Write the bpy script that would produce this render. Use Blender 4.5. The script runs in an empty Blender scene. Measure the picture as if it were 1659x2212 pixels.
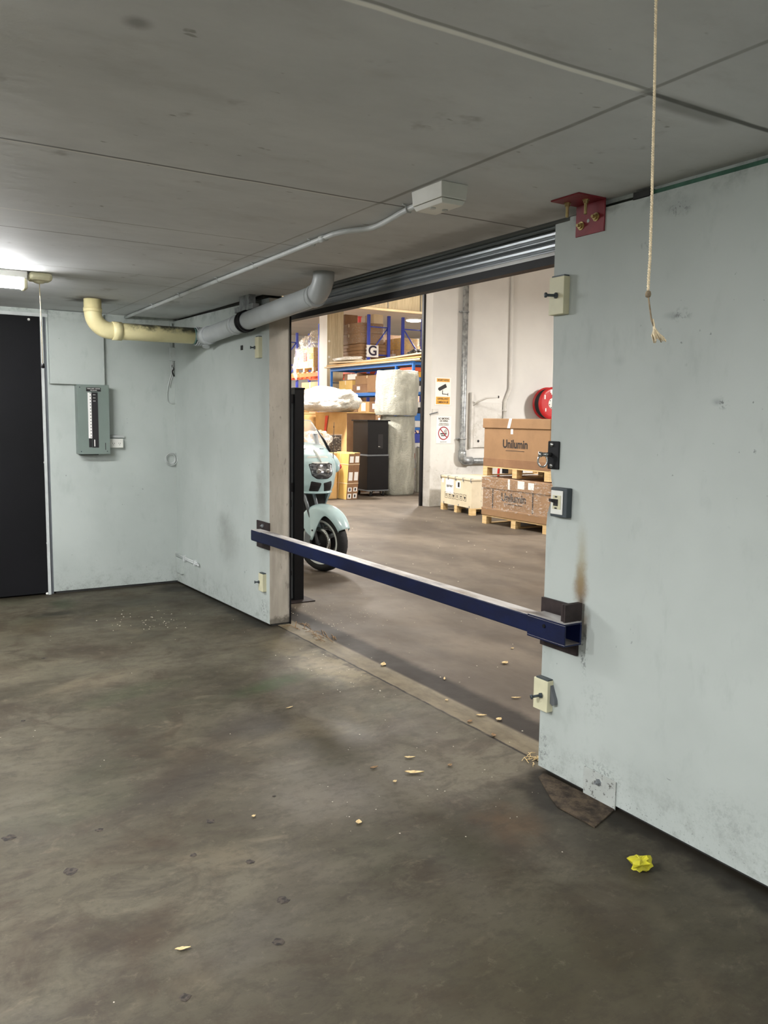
import bpy, math, random
from mathutils import Vector, Matrix, noise as mnoise
import bmesh

# ------------------------------------------------------------ camera, exposure
SC = bpy.context.scene
COL = SC.collection
F_PX, W_PX, H_PX = 1800.86, 1659.0, 2212.0
EYE = Vector((0, 0, 1.55))
CR = Vector((0.85104, -0.52493, 0.01327))     # camera right
CD = Vector((-0.04759, -0.10226, -0.99362))   # camera down
CF = Vector((0.52293, 0.84498, -0.11201))     # camera forward
cam_d = bpy.data.cameras.new('camera')
cam = bpy.data.objects.new('camera', cam_d)
COL.objects.link(cam)
cam_d.sensor_fit = 'VERTICAL'
cam_d.sensor_height = 36.0
cam_d.lens = F_PX / H_PX * 36.0
cam_d.clip_start = 0.05
cam_d.clip_end = 200
cam.matrix_world = Matrix(((CR.x, -CD.x, -CF.x, EYE.x), (CR.y, -CD.y, -CF.y, EYE.y),
                           (CR.z, -CD.z, -CF.z, EYE.z), (0, 0, 0, 1)))
SC.camera = cam
SC.view_settings.view_transform = 'Standard'
SC.view_settings.look = 'None'
SC.view_settings.exposure = 0.0
SC.view_settings.gamma = 1.0
SC.view_settings.use_curve_mapping = False
SC.cycles.max_bounces = 8
SC.cycles.diffuse_bounces = 5
SC.cycles.transparent_max_bounces = 16
SC.cycles.use_denoising = True

world = bpy.data.worlds.new('world')
SC.world = world
world.use_nodes = True
world.node_tree.nodes['Background'].inputs[0].default_value = (0.5, 0.55, 0.6, 1)
world.node_tree.nodes['Background'].inputs[1].default_value = 0.0

# light settings (all of them belong to fixtures built further down)
L_MAIN = 15.0        # lit batten in view at the far left
L_FILL = 146.0        # unseen battens added as fill, left of and behind the camera
L_WARE = 400.0       # each warehouse ceiling lamp over the near bay
L_FAR = 420.0        # each warehouse ceiling lamp over the racks
C_COOL = (0.985, 0.985, 1.0)
C_WARM = (1.0, 0.955, 0.90)
H = 2.41             # garage ceiling
HW = 4.9             # warehouse ceiling

# real planes met by a line of sight: floor / plane x / plane y
def ray(px, py):
    return (px - 829.5) * CR + (py - 1106) * CD + F_PX * CF
def fl(px, py, z=0.0):
    v = ray(px, py); return EYE + v * ((z - EYE.z) / v.z)
def wx(px, py, X):
    v = ray(px, py); return EYE + v * (X / v.x)
def wy(px, py, Y):
    v = ray(px, py); return EYE + v * (Y / v.y)

# ------------------------------------------------------------ materials
def sr(r, g, b):
    f = lambda c: (c / 12.92 if c <= 0.04045 else ((c + 0.055) / 1.055) ** 2.4)
    return (f(r / 255.0), f(g / 255.0), f(b / 255.0), 1.0)

class NT:
    def __init__(s, name):
        s.m = bpy.data.materials.new(name); s.m.use_nodes = True
        s.t = s.m.node_tree; s.n = s.t.nodes; s.l = s.t.links
        s.b = s.n['Principled BSDF']; s.out = s.n['Material Output']
        s.tc = s.n.new('ShaderNodeTexCoord'); s.co = s.tc.outputs['Object']
    def put(s, sock, v):
        if v is None: return
        if hasattr(v, 'links') and hasattr(v, 'node'): s.l.new(v, sock)
        else:
            try: sock.default_value = v
            except Exception:
                sock.default_value = (v, v, v) if isinstance(v, (int, float)) else tuple(v)[:3]
    def math(s, op, a, b=None, c=None, clamp=False):
        n = s.n.new('ShaderNodeMath'); n.operation = op; n.use_clamp = clamp
        s.put(n.inputs[0], a); s.put(n.inputs[1], b)
        if c is not None: s.put(n.inputs[2], c)
        return n.outputs[0]
    def vmath(s, op, a, b=None):
        n = s.n.new('ShaderNodeVectorMath'); n.operation = op
        s.put(n.inputs[0], a)
        if b is not None: s.put(n.inputs[1], b)
        return n.outputs['Value'] if op in ('LENGTH', 'DISTANCE', 'DOT_PRODUCT') else n.outputs[0]
    def noise(s, scale=5.0, detail=4.0, rough=0.55, vec=None, stretch=None, off=None, dist=0.0):
        v = vec or s.co
        if stretch: v = s.vmath('MULTIPLY', v, stretch)
        if off: v = s.vmath('ADD', v, off)
        n = s.n.new('ShaderNodeTexNoise'); s.l.new(v, n.inputs['Vector'])
        n.inputs['Scale'].default_value = scale; n.inputs['Detail'].default_value = detail
        n.inputs['Roughness'].default_value = rough; n.inputs['Distortion'].default_value = dist
        return n.outputs[0]
    def mr(s, v, a, b, c=0.0, d=1.0, smooth=True):
        n = s.n.new('ShaderNodeMapRange'); n.interpolation_type = 'SMOOTHSTEP' if smooth else 'LINEAR'
        s.put(n.inputs[0], v); n.inputs[1].default_value = a; n.inputs[2].default_value = b
        n.inputs[3].default_value = c; n.inputs[4].default_value = d
        return n.outputs[0]
    def mix(s, f, a, b, mode='MIX'):
        n = s.n.new('ShaderNodeMix'); n.data_type = 'RGBA'; n.blend_type = mode
        s.put(n.inputs[0], f); s.put(n.inputs[6], a); s.put(n.inputs[7], b)
        return n.outputs[2]
    def xyz(s):
        n = s.n.new('ShaderNodeSeparateXYZ'); s.l.new(s.co, n.inputs[0]); return n.outputs
    def bump(s, h, strength=0.2, dist=0.01):
        n = s.n.new('ShaderNodeBump'); n.inputs['Strength'].default_value = strength
        n.inputs['Distance'].default_value = dist; s.l.new(h, n.inputs['Height'])
        s.l.new(n.outputs[0], s.b.inputs['Normal']); return n
    def blob(s, c, r, rot=0.0, wob=None, edge=0.5, amp=0.5):
        v = s.vmath('SUBTRACT', s.co, c)
        if rot:
            q = s.n.new('ShaderNodeVectorRotate'); q.rotation_type = 'Z_AXIS'; s.l.new(v, q.inputs[0]); q.inputs['Angle'].default_value = -rot
            v = q.outputs[0]
        v = s.vmath('MULTIPLY', v, (1 / r[0], 1 / r[1], (1 / r[2]) if len(r) > 2 else 0.0))
        d = s.vmath('LENGTH', v)
        if wob is not None:
            d = s.math('ADD', d, s.math('MULTIPLY', s.math('SUBTRACT', wob, 0.5), amp * 2))
        return s.mr(d, 1.0, edge, 0.0, 1.0)
    def fin(s, col=None, rough=None, metal=None, spec=None):
        s.put(s.b.inputs['Base Color'], col); s.put(s.b.inputs['Roughness'], rough)
        s.put(s.b.inputs['Metallic'], metal); s.put(s.b.inputs['Specular IOR Level'], spec)
        return s.m

def plain(name, rgb, rough=0.5, metal=0.0, var=0.08, scale=12.0, bump=0.0, coat=0.0, spec=None):
    """a paint / plastic / metal with slight uneven tone"""
    s = NT(name); c = sr(*rgb)
    n = s.noise(scale, 3)
    dk = tuple(x * (1 - var) for x in c[:3]) + (1,); lt = tuple(min(1, x * (1 + var)) for x in c[:3]) + (1,)
    col = s.mix(s.mr(n, 0.3, 0.7), dk, lt)
    if bump: s.bump(n, bump, 0.004)
    s.b.inputs['Coat Weight'].default_value = coat
    return s.fin(col, rough, metal, spec)

MT = {}
def mats():
    P = plain
    # garage walls: pale green-grey paint with scuffs and dirt near the floor
    s = NT('painted_wall'); x, y, z = s.xyz()
    base = s.mix(s.mr(s.noise(1.4, 4), 0.3, 0.7), sr(167, 174, 169), sr(178, 185, 180))
    base = s.mix(s.mr(s.noise(9, 4, 0.65, stretch=(1, 1, 0.45)), 0.55, 0.78, 0, 0.25), base, sr(138, 145, 140))
    sp = s.mr(s.noise(38, 2, 0.5), 0.72, 0.78, 0, 0.75)
    spm = s.mr(s.noise(2.2, 2, off=(5, 3, 1)), 0.5, 0.62)
    base = s.mix(s.math('MULTIPLY', sp, spm), base, sr(88, 92, 90))
    low = s.math('MULTIPLY', s.mr(z, 0.32, 0.0), s.mr(s.noise(11, 6, 0.75), 0.45, 0.74, 0, 0.5))
    base = s.mix(low, base, sr(92, 93, 84))
    fine = s.math('MULTIPLY', s.mr(z, 0.22, 0.0), s.mr(s.noise(90, 4, 0.75), 0.60, 0.68, 0, 0.7))
    base = s.mix(fine, base, sr(60, 62, 55))
    top = s.math('MULTIPLY', s.mr(z, 2.28, 2.42), s.mr(s.noise(8, 5, 0.7), 0.45, 0.7, 0, 0.7))
    base = s.mix(top, base, sr(92, 96, 92))
    w = s.noise(12, 6, 0.7)
    for c, r, k, colr in (((2.48, 2.455, 0.86), (0.2, 0.055, 0.15), 0.95, (112, 84, 48)), ((2.48, 2.447, 0.80), (0.2, 0.03, 0.06), 0.85, (62, 46, 32)),
                          ((2.48, 2.455, 0.97), (0.2, 0.045, 0.22), 0.55, (146, 134, 98)), ((2.48, 2.43, 0.72), (0.2, 0.045, 0.09), 0.75, (106, 86, 54)),
                          ((2.44, 6.35, 0.55), (0.2, 0.28, 0.28), 0.38, (112, 112, 104)), ((2.44, 6.45, 0.68), (0.2, 0.16, 0.16), 0.3, (100, 100, 94)),
                          ((2.48, 5.74, 1.0), (0.2, 0.12, 0.35), 0.45, (128, 126, 116)), ((2.48, 5.72, 0.7), (0.2, 0.13, 0.5), 0.3, (120, 118, 108)), ((2.46, 5.7, 1.5), (0.2, 0.1, 0.5), 0.25, (128, 126, 116)),
                          ((2.48, 2.05, 1.93), (0.2, 0.06, 0.02), 0.35, (95, 100, 102)), ((2.48, 1.85, 1.62), (0.2, 0.035, 0.02), 0.4, (95, 100, 102)),
                          ((2.48, 2.05, 2.31), (0.2, 0.14, 0.05), 0.3, (110, 116, 114)), ((2.48, 2.66, 1.22), (0.2, 0.04, 0.16), 0.7, (110, 110, 104)),
                          ((2.48, 2.3, 1.78), (0.2, 0.05, 0.03), 0.15, (110, 116, 114)),):
        base = s.mix(s.math('MULTIPLY', s.blob(c, r, 0, w, 0.0, 0.5), k), base, sr(*colr))
    cr = s.mr(s.noise(55, 5, 0.7), 0.50, 0.60)
    for c, r, k in (((2.48, 2.02, 1.93), (0.2, 0.06, 0.035), 0.8), ((2.48, 1.83, 1.615), (0.2, 0.035, 0.03), 0.85), ((2.48, 2.05, 2.30), (0.2, 0.07, 0.04), 0.8), ((2.48, 2.20, 2.20), (0.2, 0.03, 0.02), 0.6),
                    ((2.48, 2.36, 0.40), (0.2, 0.10, 0.14), 0.16), ((2.48, 2.42, 0.60), (0.2, 0.03, 0.16), 0.8), ((2.48, 2.64, 0.10), (0.2, 0.05, 0.12), 0.7), ((2.48, 2.30, 0.12), (0.2, 0.16, 0.07), 0.6), ((2.48, 5.70, 0.12), (0.2, 0.10, 0.12), 0.7), ((2.48, 1.7, 0.18), (0.2, 0.25, 0.14), 0.18)):
        base = s.mix(s.math('MULTIPLY', s.math('MULTIPLY', s.blob(c, r, 0, w, 0.0, 0.4), cr), k), base, sr(72, 76, 74))
    s.bump(s.noise(30, 5), 0.12, 0.004)
    MT['wall'] = s.fin(base, 0.62)
    # jamb: bare rendered concrete
    s = NT('rendered_concrete'); x, y, z = s.xyz()
    base = s.mix(s.mr(s.noise(4, 6, 0.6, stretch=(1, 1, 0.35)), 0.3, 0.7), sr(168, 162, 150), sr(196, 190, 178))
    base = s.mix(s.mr(s.noise(26, 4, 0.7, stretch=(1, 1, 0.3)), 0.6, 0.72, 0, 0.7), base, sr(132, 126, 116))
    base = s.mix(s.math('MULTIPLY', s.mr(s.math('ADD', z, s.math('MULTIPLY', s.math('SUBTRACT', s.noise(9, 5, 0.7), 0.5), 0.22)), 0.09, 0.03), 0.85), base, sr(70, 66, 58))
    base = s.mix(s.mr(s.noise(2.2, 5, 0.6, stretch=(3, 3, 0.5), off=(3, 1, 2)), 0.5, 0.68, 0, 0.5), base, sr(138, 132, 120))
    s.bump(s.noise(22, 6), 0.3, 0.006)
    MT['jamb'] = s.fin(base, 0.75)
    # ceiling
    s = NT('ceiling_concrete'); x, y, z = s.xyz()
    base = s.mix(s.mr(s.noise(1.6, 6, 0.65, stretch=(0.6, 1, 1)), 0.3, 0.7), sr(198, 200, 201), sr(216, 218, 219))
    base = s.mix(s.mr(s.noise(5, 5, 0.65, stretch=(0.5, 1, 1)), 0.52, 0.75, 0, 0.4), base, sr(178, 177, 174))
    base = s.mix(s.mr(s.noise(3.4, 4, 0.65, off=(9, 2, 0)), 0.62, 0.76, 0, 0.6), base, sr(126, 123, 118))
    base = s.mix(s.mr(s.noise(26, 2, 0.5, off=(1, 5, 0), stretch=(0.5, 1, 1)), 0.72, 0.78, 0, 0.55), base, sr(110, 107, 102))
    wobl = s.math('MULTIPLY', s.math('SUBTRACT', s.noise(2.5, 3), 0.5), 0.02)
    def seam(axis, pos, hw, colr, k, lo=None, hi=None, along=None):
        d = s.math('ABSOLUTE', s.math('ADD', s.math('SUBTRACT', axis, pos), wobl))
        f = s.mr(d, hw, hw * 0.35, 0, k)
        f = s.math('MULTIPLY', f, s.mr(s.noise(6, 3, off=(pos, 0, 0)), 0.2, 0.5, 0.5, 1))
        if lo is not None: f = s.math('MULTIPLY', f, s.mr(along, lo - 0.05, lo + 0.05))
        if hi is not None: f = s.math('MULTIPLY', f, s.mr(along, hi + 0.05, hi - 0.05))
        return f, sr(*colr)
    for a in (seam(y, 1.588, 0.009, (120, 118, 114), 0.6, None, 1.8, x), seam(y, 1.606, 0.013, (255, 255, 250), 0.95, 0.2, 1.78, x),
              seam(y, 1.604, 0.016, (70, 70, 66), 0.85, 1.78, None, x), seam(y, 1.62, 0.055, (96, 96, 90), 0.5, 1.85, 2.15, x),
              seam(y, 2.97, 0.009, (84, 82, 78), 0.9), seam(y, 2.985, 0.007, (235, 232, 226), 0.6, 0.1, 1.75, x),
              seam(y, 4.32, 0.010, (96, 93, 88), 0.7), seam(y, 3.95, 0.009, (240, 238, 230), 0.6, 0.3, 0.9, x), seam(y, 3.94, 0.008, (110, 106, 100), 0.6, 0.8, 1.9, x),
              seam(y, 5.3, 0.008, (110, 106, 100), 0.5), seam(y, 6.3, 0.01, (185, 180, 170), 0.4, None, 1.2, x),
              seam(x, 1.80, 0.014, (120, 117, 112), 0.7, 1.6, 3.0, y), seam(x, 1.80, 0.008, (140, 137, 130), 0.6, 3.0, None, y), seam(x, 1.78, 0.012, (110, 107, 102), 0.6, None, 1.6, y),
              seam(y, 5.66, 0.006, (90, 86, 82), 0.5, 0.9, 2.0, x)):
        base = s.mix(a[0], base, a[1])
    wb = s.noise(7, 4)
    for c, r, k, colr in (((1.50, 6.65, 2.41), (0.24, 0.26), 0.95, (78, 70, 66)), ((2.35, 4.5, 2.41), (0.2, 0.28), 0.5, (96, 94, 90)), ((2.45, 3.4, 2.41), (0.16, 1.2), 0.4, (92, 90, 86)), ((0.55, 1.95, 2.41), (0.05, 0.05), 0.5, (80, 78, 74))):
        base = s.mix(s.math('MULTIPLY', s.blob(c, r, 0, wb, 0.3, 0.5), k), base, sr(*colr))
    s.bump(s.math('ADD', s.noise(14, 6, stretch=(0.5, 1, 1)), s.math('MULTIPLY', s.noise(60, 3), 0.3)), 0.22, 0.006)
    MT['ceiling'] = s.fin(base, 0.7)
    # floor: stained slab with some spilled light painted in, two pours meeting at the threshold
    s = NT('stained_concrete_floor'); x, y, z = s.xyz()
    big = s.noise(0.9, 5, 0.6, stretch=(0.6, 1.25, 1), dist=0.6)
    base = s.mix(s.mr(big, 0.32, 0.68), sr(96, 92, 80), sr(138, 134, 122))
    base = s.mix(s.mr(s.noise(2.2, 6, 0.68, off=(4, 7, 0), dist=1.0), 0.48, 0.66, 0, 0.7), base, sr(88, 76, 66))
    base = s.mix(s.mr(s.noise(1.7, 4, 0.6, off=(14, 3, 0), dist=0.5), 0.54, 0.74, 0, 0.5), base, sr(150, 141, 124))
    base = s.mix(s.mr(s.noise(1.3, 3, 0.5, off=(1, 17, 0)), 0.55, 0.72, 0, 0.28), base, sr(92, 104, 84))
    base = s.mix(s.mr(s.noise(24, 4, 0.7), 0.56, 0.75, 0, 0.45), base, sr(84, 78, 70))
    base = s.mix(s.mr(s.noise(4.5, 6, 0.7, stretch=(0.7, 1.3, 1), off=(7, 1, 0), dist=1.2), 0.50, 0.66, 0, 0.5), base, sr(86, 80, 74))
    base = s.mix(s.mr(s.noise(5.5, 6, 0.7, stretch=(0.8, 1.3, 1), off=(2, 9, 0), dist=1.2), 0.56, 0.72, 0, 0.45), base, sr(160, 152, 136))
    w = s.noise(3.0, 5, 0.6); w2 = s.noise(9.0, 5, 0.6)
    for c, r, rot, k, colr, ww in (
            ((2.42, 4.45, 0), (0.30, 0.55), 0.1, 0.75, (198, 187, 162), w2), ((2.35, 5.05, 0), (0.22, 0.4), 0, 0.4, (176, 165, 142), w2),
            ((1.95, 4.35, 0), (0.40, 0.13), 0.35, 0.65, (78, 104, 70), w2), ((1.2, 4.6, 0), (0.5, 0.16), 0.3, 0.38, (84, 100, 74), w),
            ((1.30, 7.1, 0), (0.16, 0.30), 0, 0.6, (66, 88, 62), w2), ((1.15, 6.75, 0), (0.30, 0.12), 0, 0.7, (52, 50, 44), w2),
            ((2.3, 7.25, 0), (0.28, 0.3), 0.5, 0.85, (46, 42, 36), w2), ((1.05, 3.3, 0), (0.55, 0.22), 0.6, 0.5, (78, 72, 72), w),
            ((1.6, 3.8, 0), (0.40, 0.22), 0.4, 0.6, (78, 74, 74), w), ((1.05, 4.9, 0), (0.55, 0.15), 0.3, 0.45, (160, 150, 134), w),
            ((0.55, 5.2, 0), (0.5, 0.25), 0.2, 0.5, (152, 146, 134), w), ((1.5, 3.0, 0), (0.5, 0.35), 0.8, 0.35, (140, 136, 130), w),
            ((0.75, 2.9, 0), (0.25, 0.12), 0.3, 0.35, (96, 82, 68), w2), ((2.05, 2.35, 0), (0.18, 0.22), 0, 0.5, (138, 108, 78), w2),
            ((2.25, 2.0, 0), (0.26, 0.5), -0.1, 0.65, (64, 60, 52), w2), ((0.55, 2.4, 0), (0.18, 0.12), 0.3, 0.5, (82, 70, 58), w2),
            ((1.0, 6.4, 0), (0.4, 0.3), 0.2, 0.3, (110, 92, 66), w), ((1.1, 2.35, 0), (0.4, 0.14), 0.7, 0.4, (74, 66, 60), w2), ((1.6, 1.6, 0), (0.9, 0.6), 0.2, 0.5, (92, 86, 64), w), ((1.75, 2.95, 0), (0.55, 0.42), 0.2, 0.5, (132, 128, 124), w), ((0.65, 2.35, 0), (0.28, 0.10), 0.9, 0.6, (84, 66, 52), w2), ((1.2, 3.55, 0), (0.6, 0.12), 0.7, 0.5, (86, 74, 66), w2), ((0.9, 2.2, 0), (0.3, 0.2), 0.3, 0.4, (136, 134, 130), w2), ((0.5, 3.6, 0), (0.5, 0.2), 0.9, 0.45, (140, 136, 124), w)):  # grey patch inside the opening paints in warehouse light spilling over the floor
        base = s.mix(s.math('MULTIPLY', s.blob(c, r, rot, ww, 0.15, 0.55), k), base, sr(*colr))
    base = s.mix(s.mr(s.noise(13, 8, 0.78, off=(5, 5, 0), stretch=(0.8, 1.2, 1)), 0.46, 0.62, 0, 0.38), base, sr(74, 68, 60))
    base = s.mix(s.mr(s.noise(17, 8, 0.78, off=(15, 2, 0)), 0.56, 0.68, 0, 0.30), base, sr(168, 162, 148))
    base = s.mix(s.math('MULTIPLY', s.blob((2.36, 2.42, 0), (0.17, 0.27), 0.0, w2, 0.4, 0.6), 0.85), base, sr(42, 38, 31))
    # grime along the foot of the walls
    wj = s.math('MULTIPLY', s.math('SUBTRACT', w2, 0.5), 0.22)
    g1 = s.mr(s.math('ADD', s.math('SUBTRACT', 2.48, x), wj), 0.16, 0.04, 0, 0.88)
    not_open = s.math('ADD', s.mr(y, 2.72, 2.62), s.mr(y, 5.5, 5.6), clamp=True)
    g1 = s.math('MULTIPLY', g1, not_open)
    base = s.mix(g1, base, sr(44, 40, 33))
    g2 = s.mr(s.math('ADD', s.math('SUBTRACT', 7.5, y), wj), 0.12, 0.0, 0, 0.7)
    base = s.mix(g2, base, sr(60, 54, 44))
    # warehouse pour
    wb = s.mix(s.mr(s.noise(1.1, 5, 0.62, stretch=(1.2, 0.6, 1), dist=0.5), 0.32, 0.7), sr(104, 93, 82), sr(140, 127, 112))
    wb = s.mix(s.mr(s.noise(7, 5, 0.7, stretch=(1, 0.4, 1)), 0.52, 0.75, 0, 0.45), wb, sr(92, 82, 72))
    wb = s.mix(s.math('MULTIPLY', s.mr(s.math('ABSOLUTE', s.math('SUBTRACT', x, s.math('ADD', 3.75, s.math('MULTIPLY', wj, 0.6)))), 0.10, 0.0, 0, 0.5), s.mr(y, 5.5, 4)), wb, sr(78, 70, 62))
    wb = s.mix(s.mr(s.noise(60, 3, 0.6), 0.70, 0.76, 0, 0.6), wb, sr(176, 166, 148))
    strip = s.mix(s.mr(s.noise(12, 5, 0.65, stretch=(1, 0.5, 1)), 0.3, 0.7), sr(132, 123, 106), sr(168, 158, 138))
    xw = s.math('ADD', x, s.math('MULTIPLY', wj, 0.10))
    base = s.mix(s.mr(xw, 2.53, 2.545), base, strip)
    crack = s.math('MULTIPLY', s.mr(s.math('ABSOLUTE', s.math('SUBTRACT', xw, 2.538)), 0.011, 0.003, 0, 1.0), s.mr(s.noise(5, 3, off=(3, 0, 0)), 0.3, 0.45, 0.45, 1))
    base = s.mix(crack, base, sr(34, 29, 24))
    crk2 = s.math('MULTIPLY', s.math('MULTIPLY', s.mr(s.math('ABSOLUTE', s.math('SUBTRACT', xw, 2.51)), 0.03, 0.01, 0, 0.6), s.mr(w2, 0.5, 0.6)), s.mr(y, 3.8, 4.3))
    base = s.mix(crk2, base, sr(60, 52, 42))
    xg = s.math('ADD', x, s.math('MULTIPLY', wj, 0.35))
    band = s.math('MULTIPLY', s.mr(x, 2.685, 2.715), s.mr(xg, 2.93, 2.84))
    base = s.mix(s.mr(xw, 2.685, 2.71), base, wb)
    base = s.mix(s.math('MULTIPLY', band, 0.95), base, sr(36, 30, 25))
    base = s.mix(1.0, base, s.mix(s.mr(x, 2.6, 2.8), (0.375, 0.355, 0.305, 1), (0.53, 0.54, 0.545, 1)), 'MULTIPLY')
    s.bump(s.math('ADD', s.noise(18, 6, 0.6), s.math('MULTIPLY', crack, -1.2)), 0.16, 0.006)
    ro = s.mr(s.noise(1.6, 4, off=(2, 2, 0)), 0.3, 0.7, 0.50, 0.72)
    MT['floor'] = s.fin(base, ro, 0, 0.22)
    # warehouse
    s = NT('warehouse_wall_paint'); x, y, z = s.xyz()
    base = s.mix(s.mr(s.noise(1.2, 4), 0.3, 0.7), sr(208, 207, 204), sr(218, 217, 213))
    base = s.mix(s.math('MULTIPLY', s.mr(z, 1.3, 0.1), s.mr(s.noise(5, 6, 0.7), 0.4, 0.7, 0.1, 0.65)), base, sr(160, 156, 144))
    base = s.mix(s.math('MULTIPLY', s.mr(z, 1.1, 0.6), s.mr(s.noise(14, 5, 0.7), 0.58, 0.7, 0, 0.4)), base, sr(110, 106, 96))
    MT['wwall'] = s.fin(base, 0.6)
    s = NT('board_marked_concrete')
    base = s.mix(s.mr(s.noise(3, 6, 0.65, stretch=(6, 6, 0.5)), 0.35, 0.7), sr(176, 162, 134), sr(202, 190, 162))
    base = s.mix(s.mr(s.noise(30, 3, 0.6), 0.66, 0.74, 0, 0.6), base, sr(120, 106, 84))
    s.bump(s.noise(20, 5), 0.3, 0.01); MT['column'] = s.fin(base, 0.8)
    MT['wceil'] = P('warehouse_soffit', (205, 196, 184), 0.8, var=0.06, scale=0.7)
    # cardboards
    def card(name, a, b, streak=(1, 1, 6)):
        s = NT(name)
        c = s.mix(s.mr(s.noise(3, 4, 0.6), 0.3, 0.7), sr(*a), sr(*b))
        c = s.mix(s.mr(s.noise(9, 3, 0.5, stretch=streak), 0.6, 0.8, 0, 0.25), c, tuple(q * 0.6 for q in sr(*a)[:3]) + (1,))
        s.bump(s.noise(40, 3, stretch=(1, 1, 4)), 0.08, 0.002)
        return s.fin(c, 0.75)
    MT['card'] = card('brown_cardboard', (140, 108, 76), (153, 119, 84))
    MT['card_dk'] = card('dark_cardboard', (128, 94, 66), (146, 110, 78))
    MT['card_lt'] = card('tan_cardboard', (200, 160, 104), (214, 176, 120))
    MT['card_yel'] = card('yellow_cardboard', (206, 170, 94), (218, 184, 110))
    MT['card_pale'] = card('pale_cardboard', (214, 194, 158), (226, 208, 176))
    MT['ply'] = card('plywood', (200, 188, 160), (214, 203, 178), (1, 6, 1))
    s = NT('pallet_timber')
    c = s.mix(s.mr(s.noise(4, 5, 0.6, stretch=(1, 1, 7)), 0.3, 0.7), sr(196, 164, 112), sr(222, 194, 144))
    MT['timber'] = s.fin(c, 0.7)
    # metals and paints
    s = NT('beam_blue_paint')
    c = s.mix(s.mr(s.noise(8, 5, 0.6, stretch=(1, 0.3, 1)), 0.35, 0.7), sr(9, 15, 42), sr(14, 25, 62))
    g = s.n.new('ShaderNodeNewGeometry'); up = s.n.new('ShaderNodeSeparateXYZ'); s.l.new(g.outputs['Normal'], up.inputs[0])
    wear = s.math('MULTIPLY', s.mr(up.outputs[2], 0.7, 0.95), s.mr(s.noise(6, 5, 0.7, stretch=(1.5, 0.5, 1)), 0.30, 0.58, 0.35, 1.0))
    c = s.mix(wear, c, s.mix(s.mr(s.noise(10, 4, stretch=(1, 0.3, 1)), 0.35, 0.6), sr(150, 140, 128), sr(188, 186, 184)))
    MT['beam'] = s.fin(c, 0.45, 0, 0.3)
    MT['primer'] = P('dark_brown_primer', (46, 38, 37), 0.6, var=0.3, scale=18, spec=0.25)
    MT['red_primer'] = P('red_oxide_paint', (128, 34, 44), 0.5, var=0.12)
    MT['black'] = P('black_paint', (14, 14, 17), 0.5, var=0.1, spec=0.25)
    MT['blackmatte'] = P('black_laminate', (17, 15, 17), 0.45, var=0.1, spec=0.25)
    MT['door'] = P('black_door_panel', (11, 11, 14), 0.65, var=0.2, scale=2, spec=0.2)
    MT['rubber'] = P('tyre_rubber', (26, 26, 27), 0.75, var=0.1, scale=30)
    MT['dkgrey'] = P('dark_grey_plastic', (60, 68, 72), 0.5, var=0.08)
    MT['midgrey'] = P('mid_grey_steel', (104, 108, 112), 0.45, 0.3, var=0.08)
    MT['panelgreen'] = P('grey_green_enamel', (116, 128, 122), 0.4, var=0.05, scale=3)
    MT['white'] = P('white_plastic', (226, 226, 218), 0.4, var=0.03)
    MT['conduit'] = P('grey_white_conduit', (188, 192, 190), 0.45, var=0.08)
    MT['cream'] = P('cream_plastic', (206, 202, 170), 0.5, var=0.05)
    MT['greypipe'] = P('grey_plastic_pipe', (178, 183, 184), 0.38, var=0.07, scale=4)
    s = NT('yellowed_pipe'); x, y, z = s.xyz()
    g = s.n.new('ShaderNodeNewGeometry'); up = s.n.new('ShaderNodeSeparateXYZ'); s.l.new(g.outputs['Normal'], up.inputs[0])
    c = s.mix(s.mr(s.noise(5, 4), 0.3, 0.7), sr(222, 210, 158), sr(236, 226, 176))
    dirt = s.math('MULTIPLY', s.mr(up.outputs[2], -0.1, 0.45), s.mr(s.math('ADD', s.noise(11, 5, 0.7), s.math('MULTIPLY', up.outputs[2], 0.18)), 0.40, 0.66))
    dirt = s.math('MULTIPLY', dirt, s.mr(x, 0.18, 0.36))
    c = s.mix(dirt, c, sr(72, 68, 50)); MT['yellowpipe'] = s.fin(c, 0.42)
    MT['teal'] = P('pipe_cement_green', (84, 112, 104), 0.6)
    s = NT('galvanised_steel')
    c = s.mix(s.mr(s.noise(14, 4, 0.6), 0.35, 0.65), sr(126, 130, 132), sr(172, 176, 178)); MT['galv'] = s.fin(c, 0.42, 0.55)
    s = NT('shutter_steel')
    c = s.mix(s.mr(s.noise(3, 4, stretch=(1, 0.3, 4)), 0.3, 0.7), sr(132, 137, 140), sr(152, 157, 160)); MT['shutter'] = s.fin(c, 0.30, 0.45)
    MT['chrome'] = P('bright_steel', (190, 190, 188), 0.22, 0.95, var=0.03)
    MT['brass'] = P('zinc_yellow_bolt', (178, 160, 110), 0.35, 0.8, var=0.15, scale=40)
    MT['rackblue'] = P('rack_blue_paint', (56, 72, 176), 0.4, var=0.05)
    MT['shelfblue'] = P('shelf_blue_paint', (40, 112, 196), 0.4, var=0.05)
    MT['orange'] = P('rack_orange_paint', (216, 84, 38), 0.4, var=0.05)
    MT['redgloss'] = P('fire_red_paint', (176, 32, 36), 0.32, var=0.05)
    MT['redstrap'] = P('red_strap', (214, 50, 44), 0.5)
    MT['greenfoam'] = P('green_filler', (58, 96, 78), 0.8, var=0.2, scale=20)
    MT['filler'] = P('dark_joint_filler', (42, 42, 40), 0.85, var=0.25, scale=20)
    MT['paper'] = P('white_paper', (236, 234, 230), 0.6, var=0.02)
    MT['ink'] = P('black_ink', (26, 24, 26), 0.6, var=0.02)
    MT['navyink'] = P('purple_black_ink', (44, 36, 58), 0.6, var=0.02)
    MT['inkred'] = P('red_ink', (150, 28, 52), 0.6, var=0.02)
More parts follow.
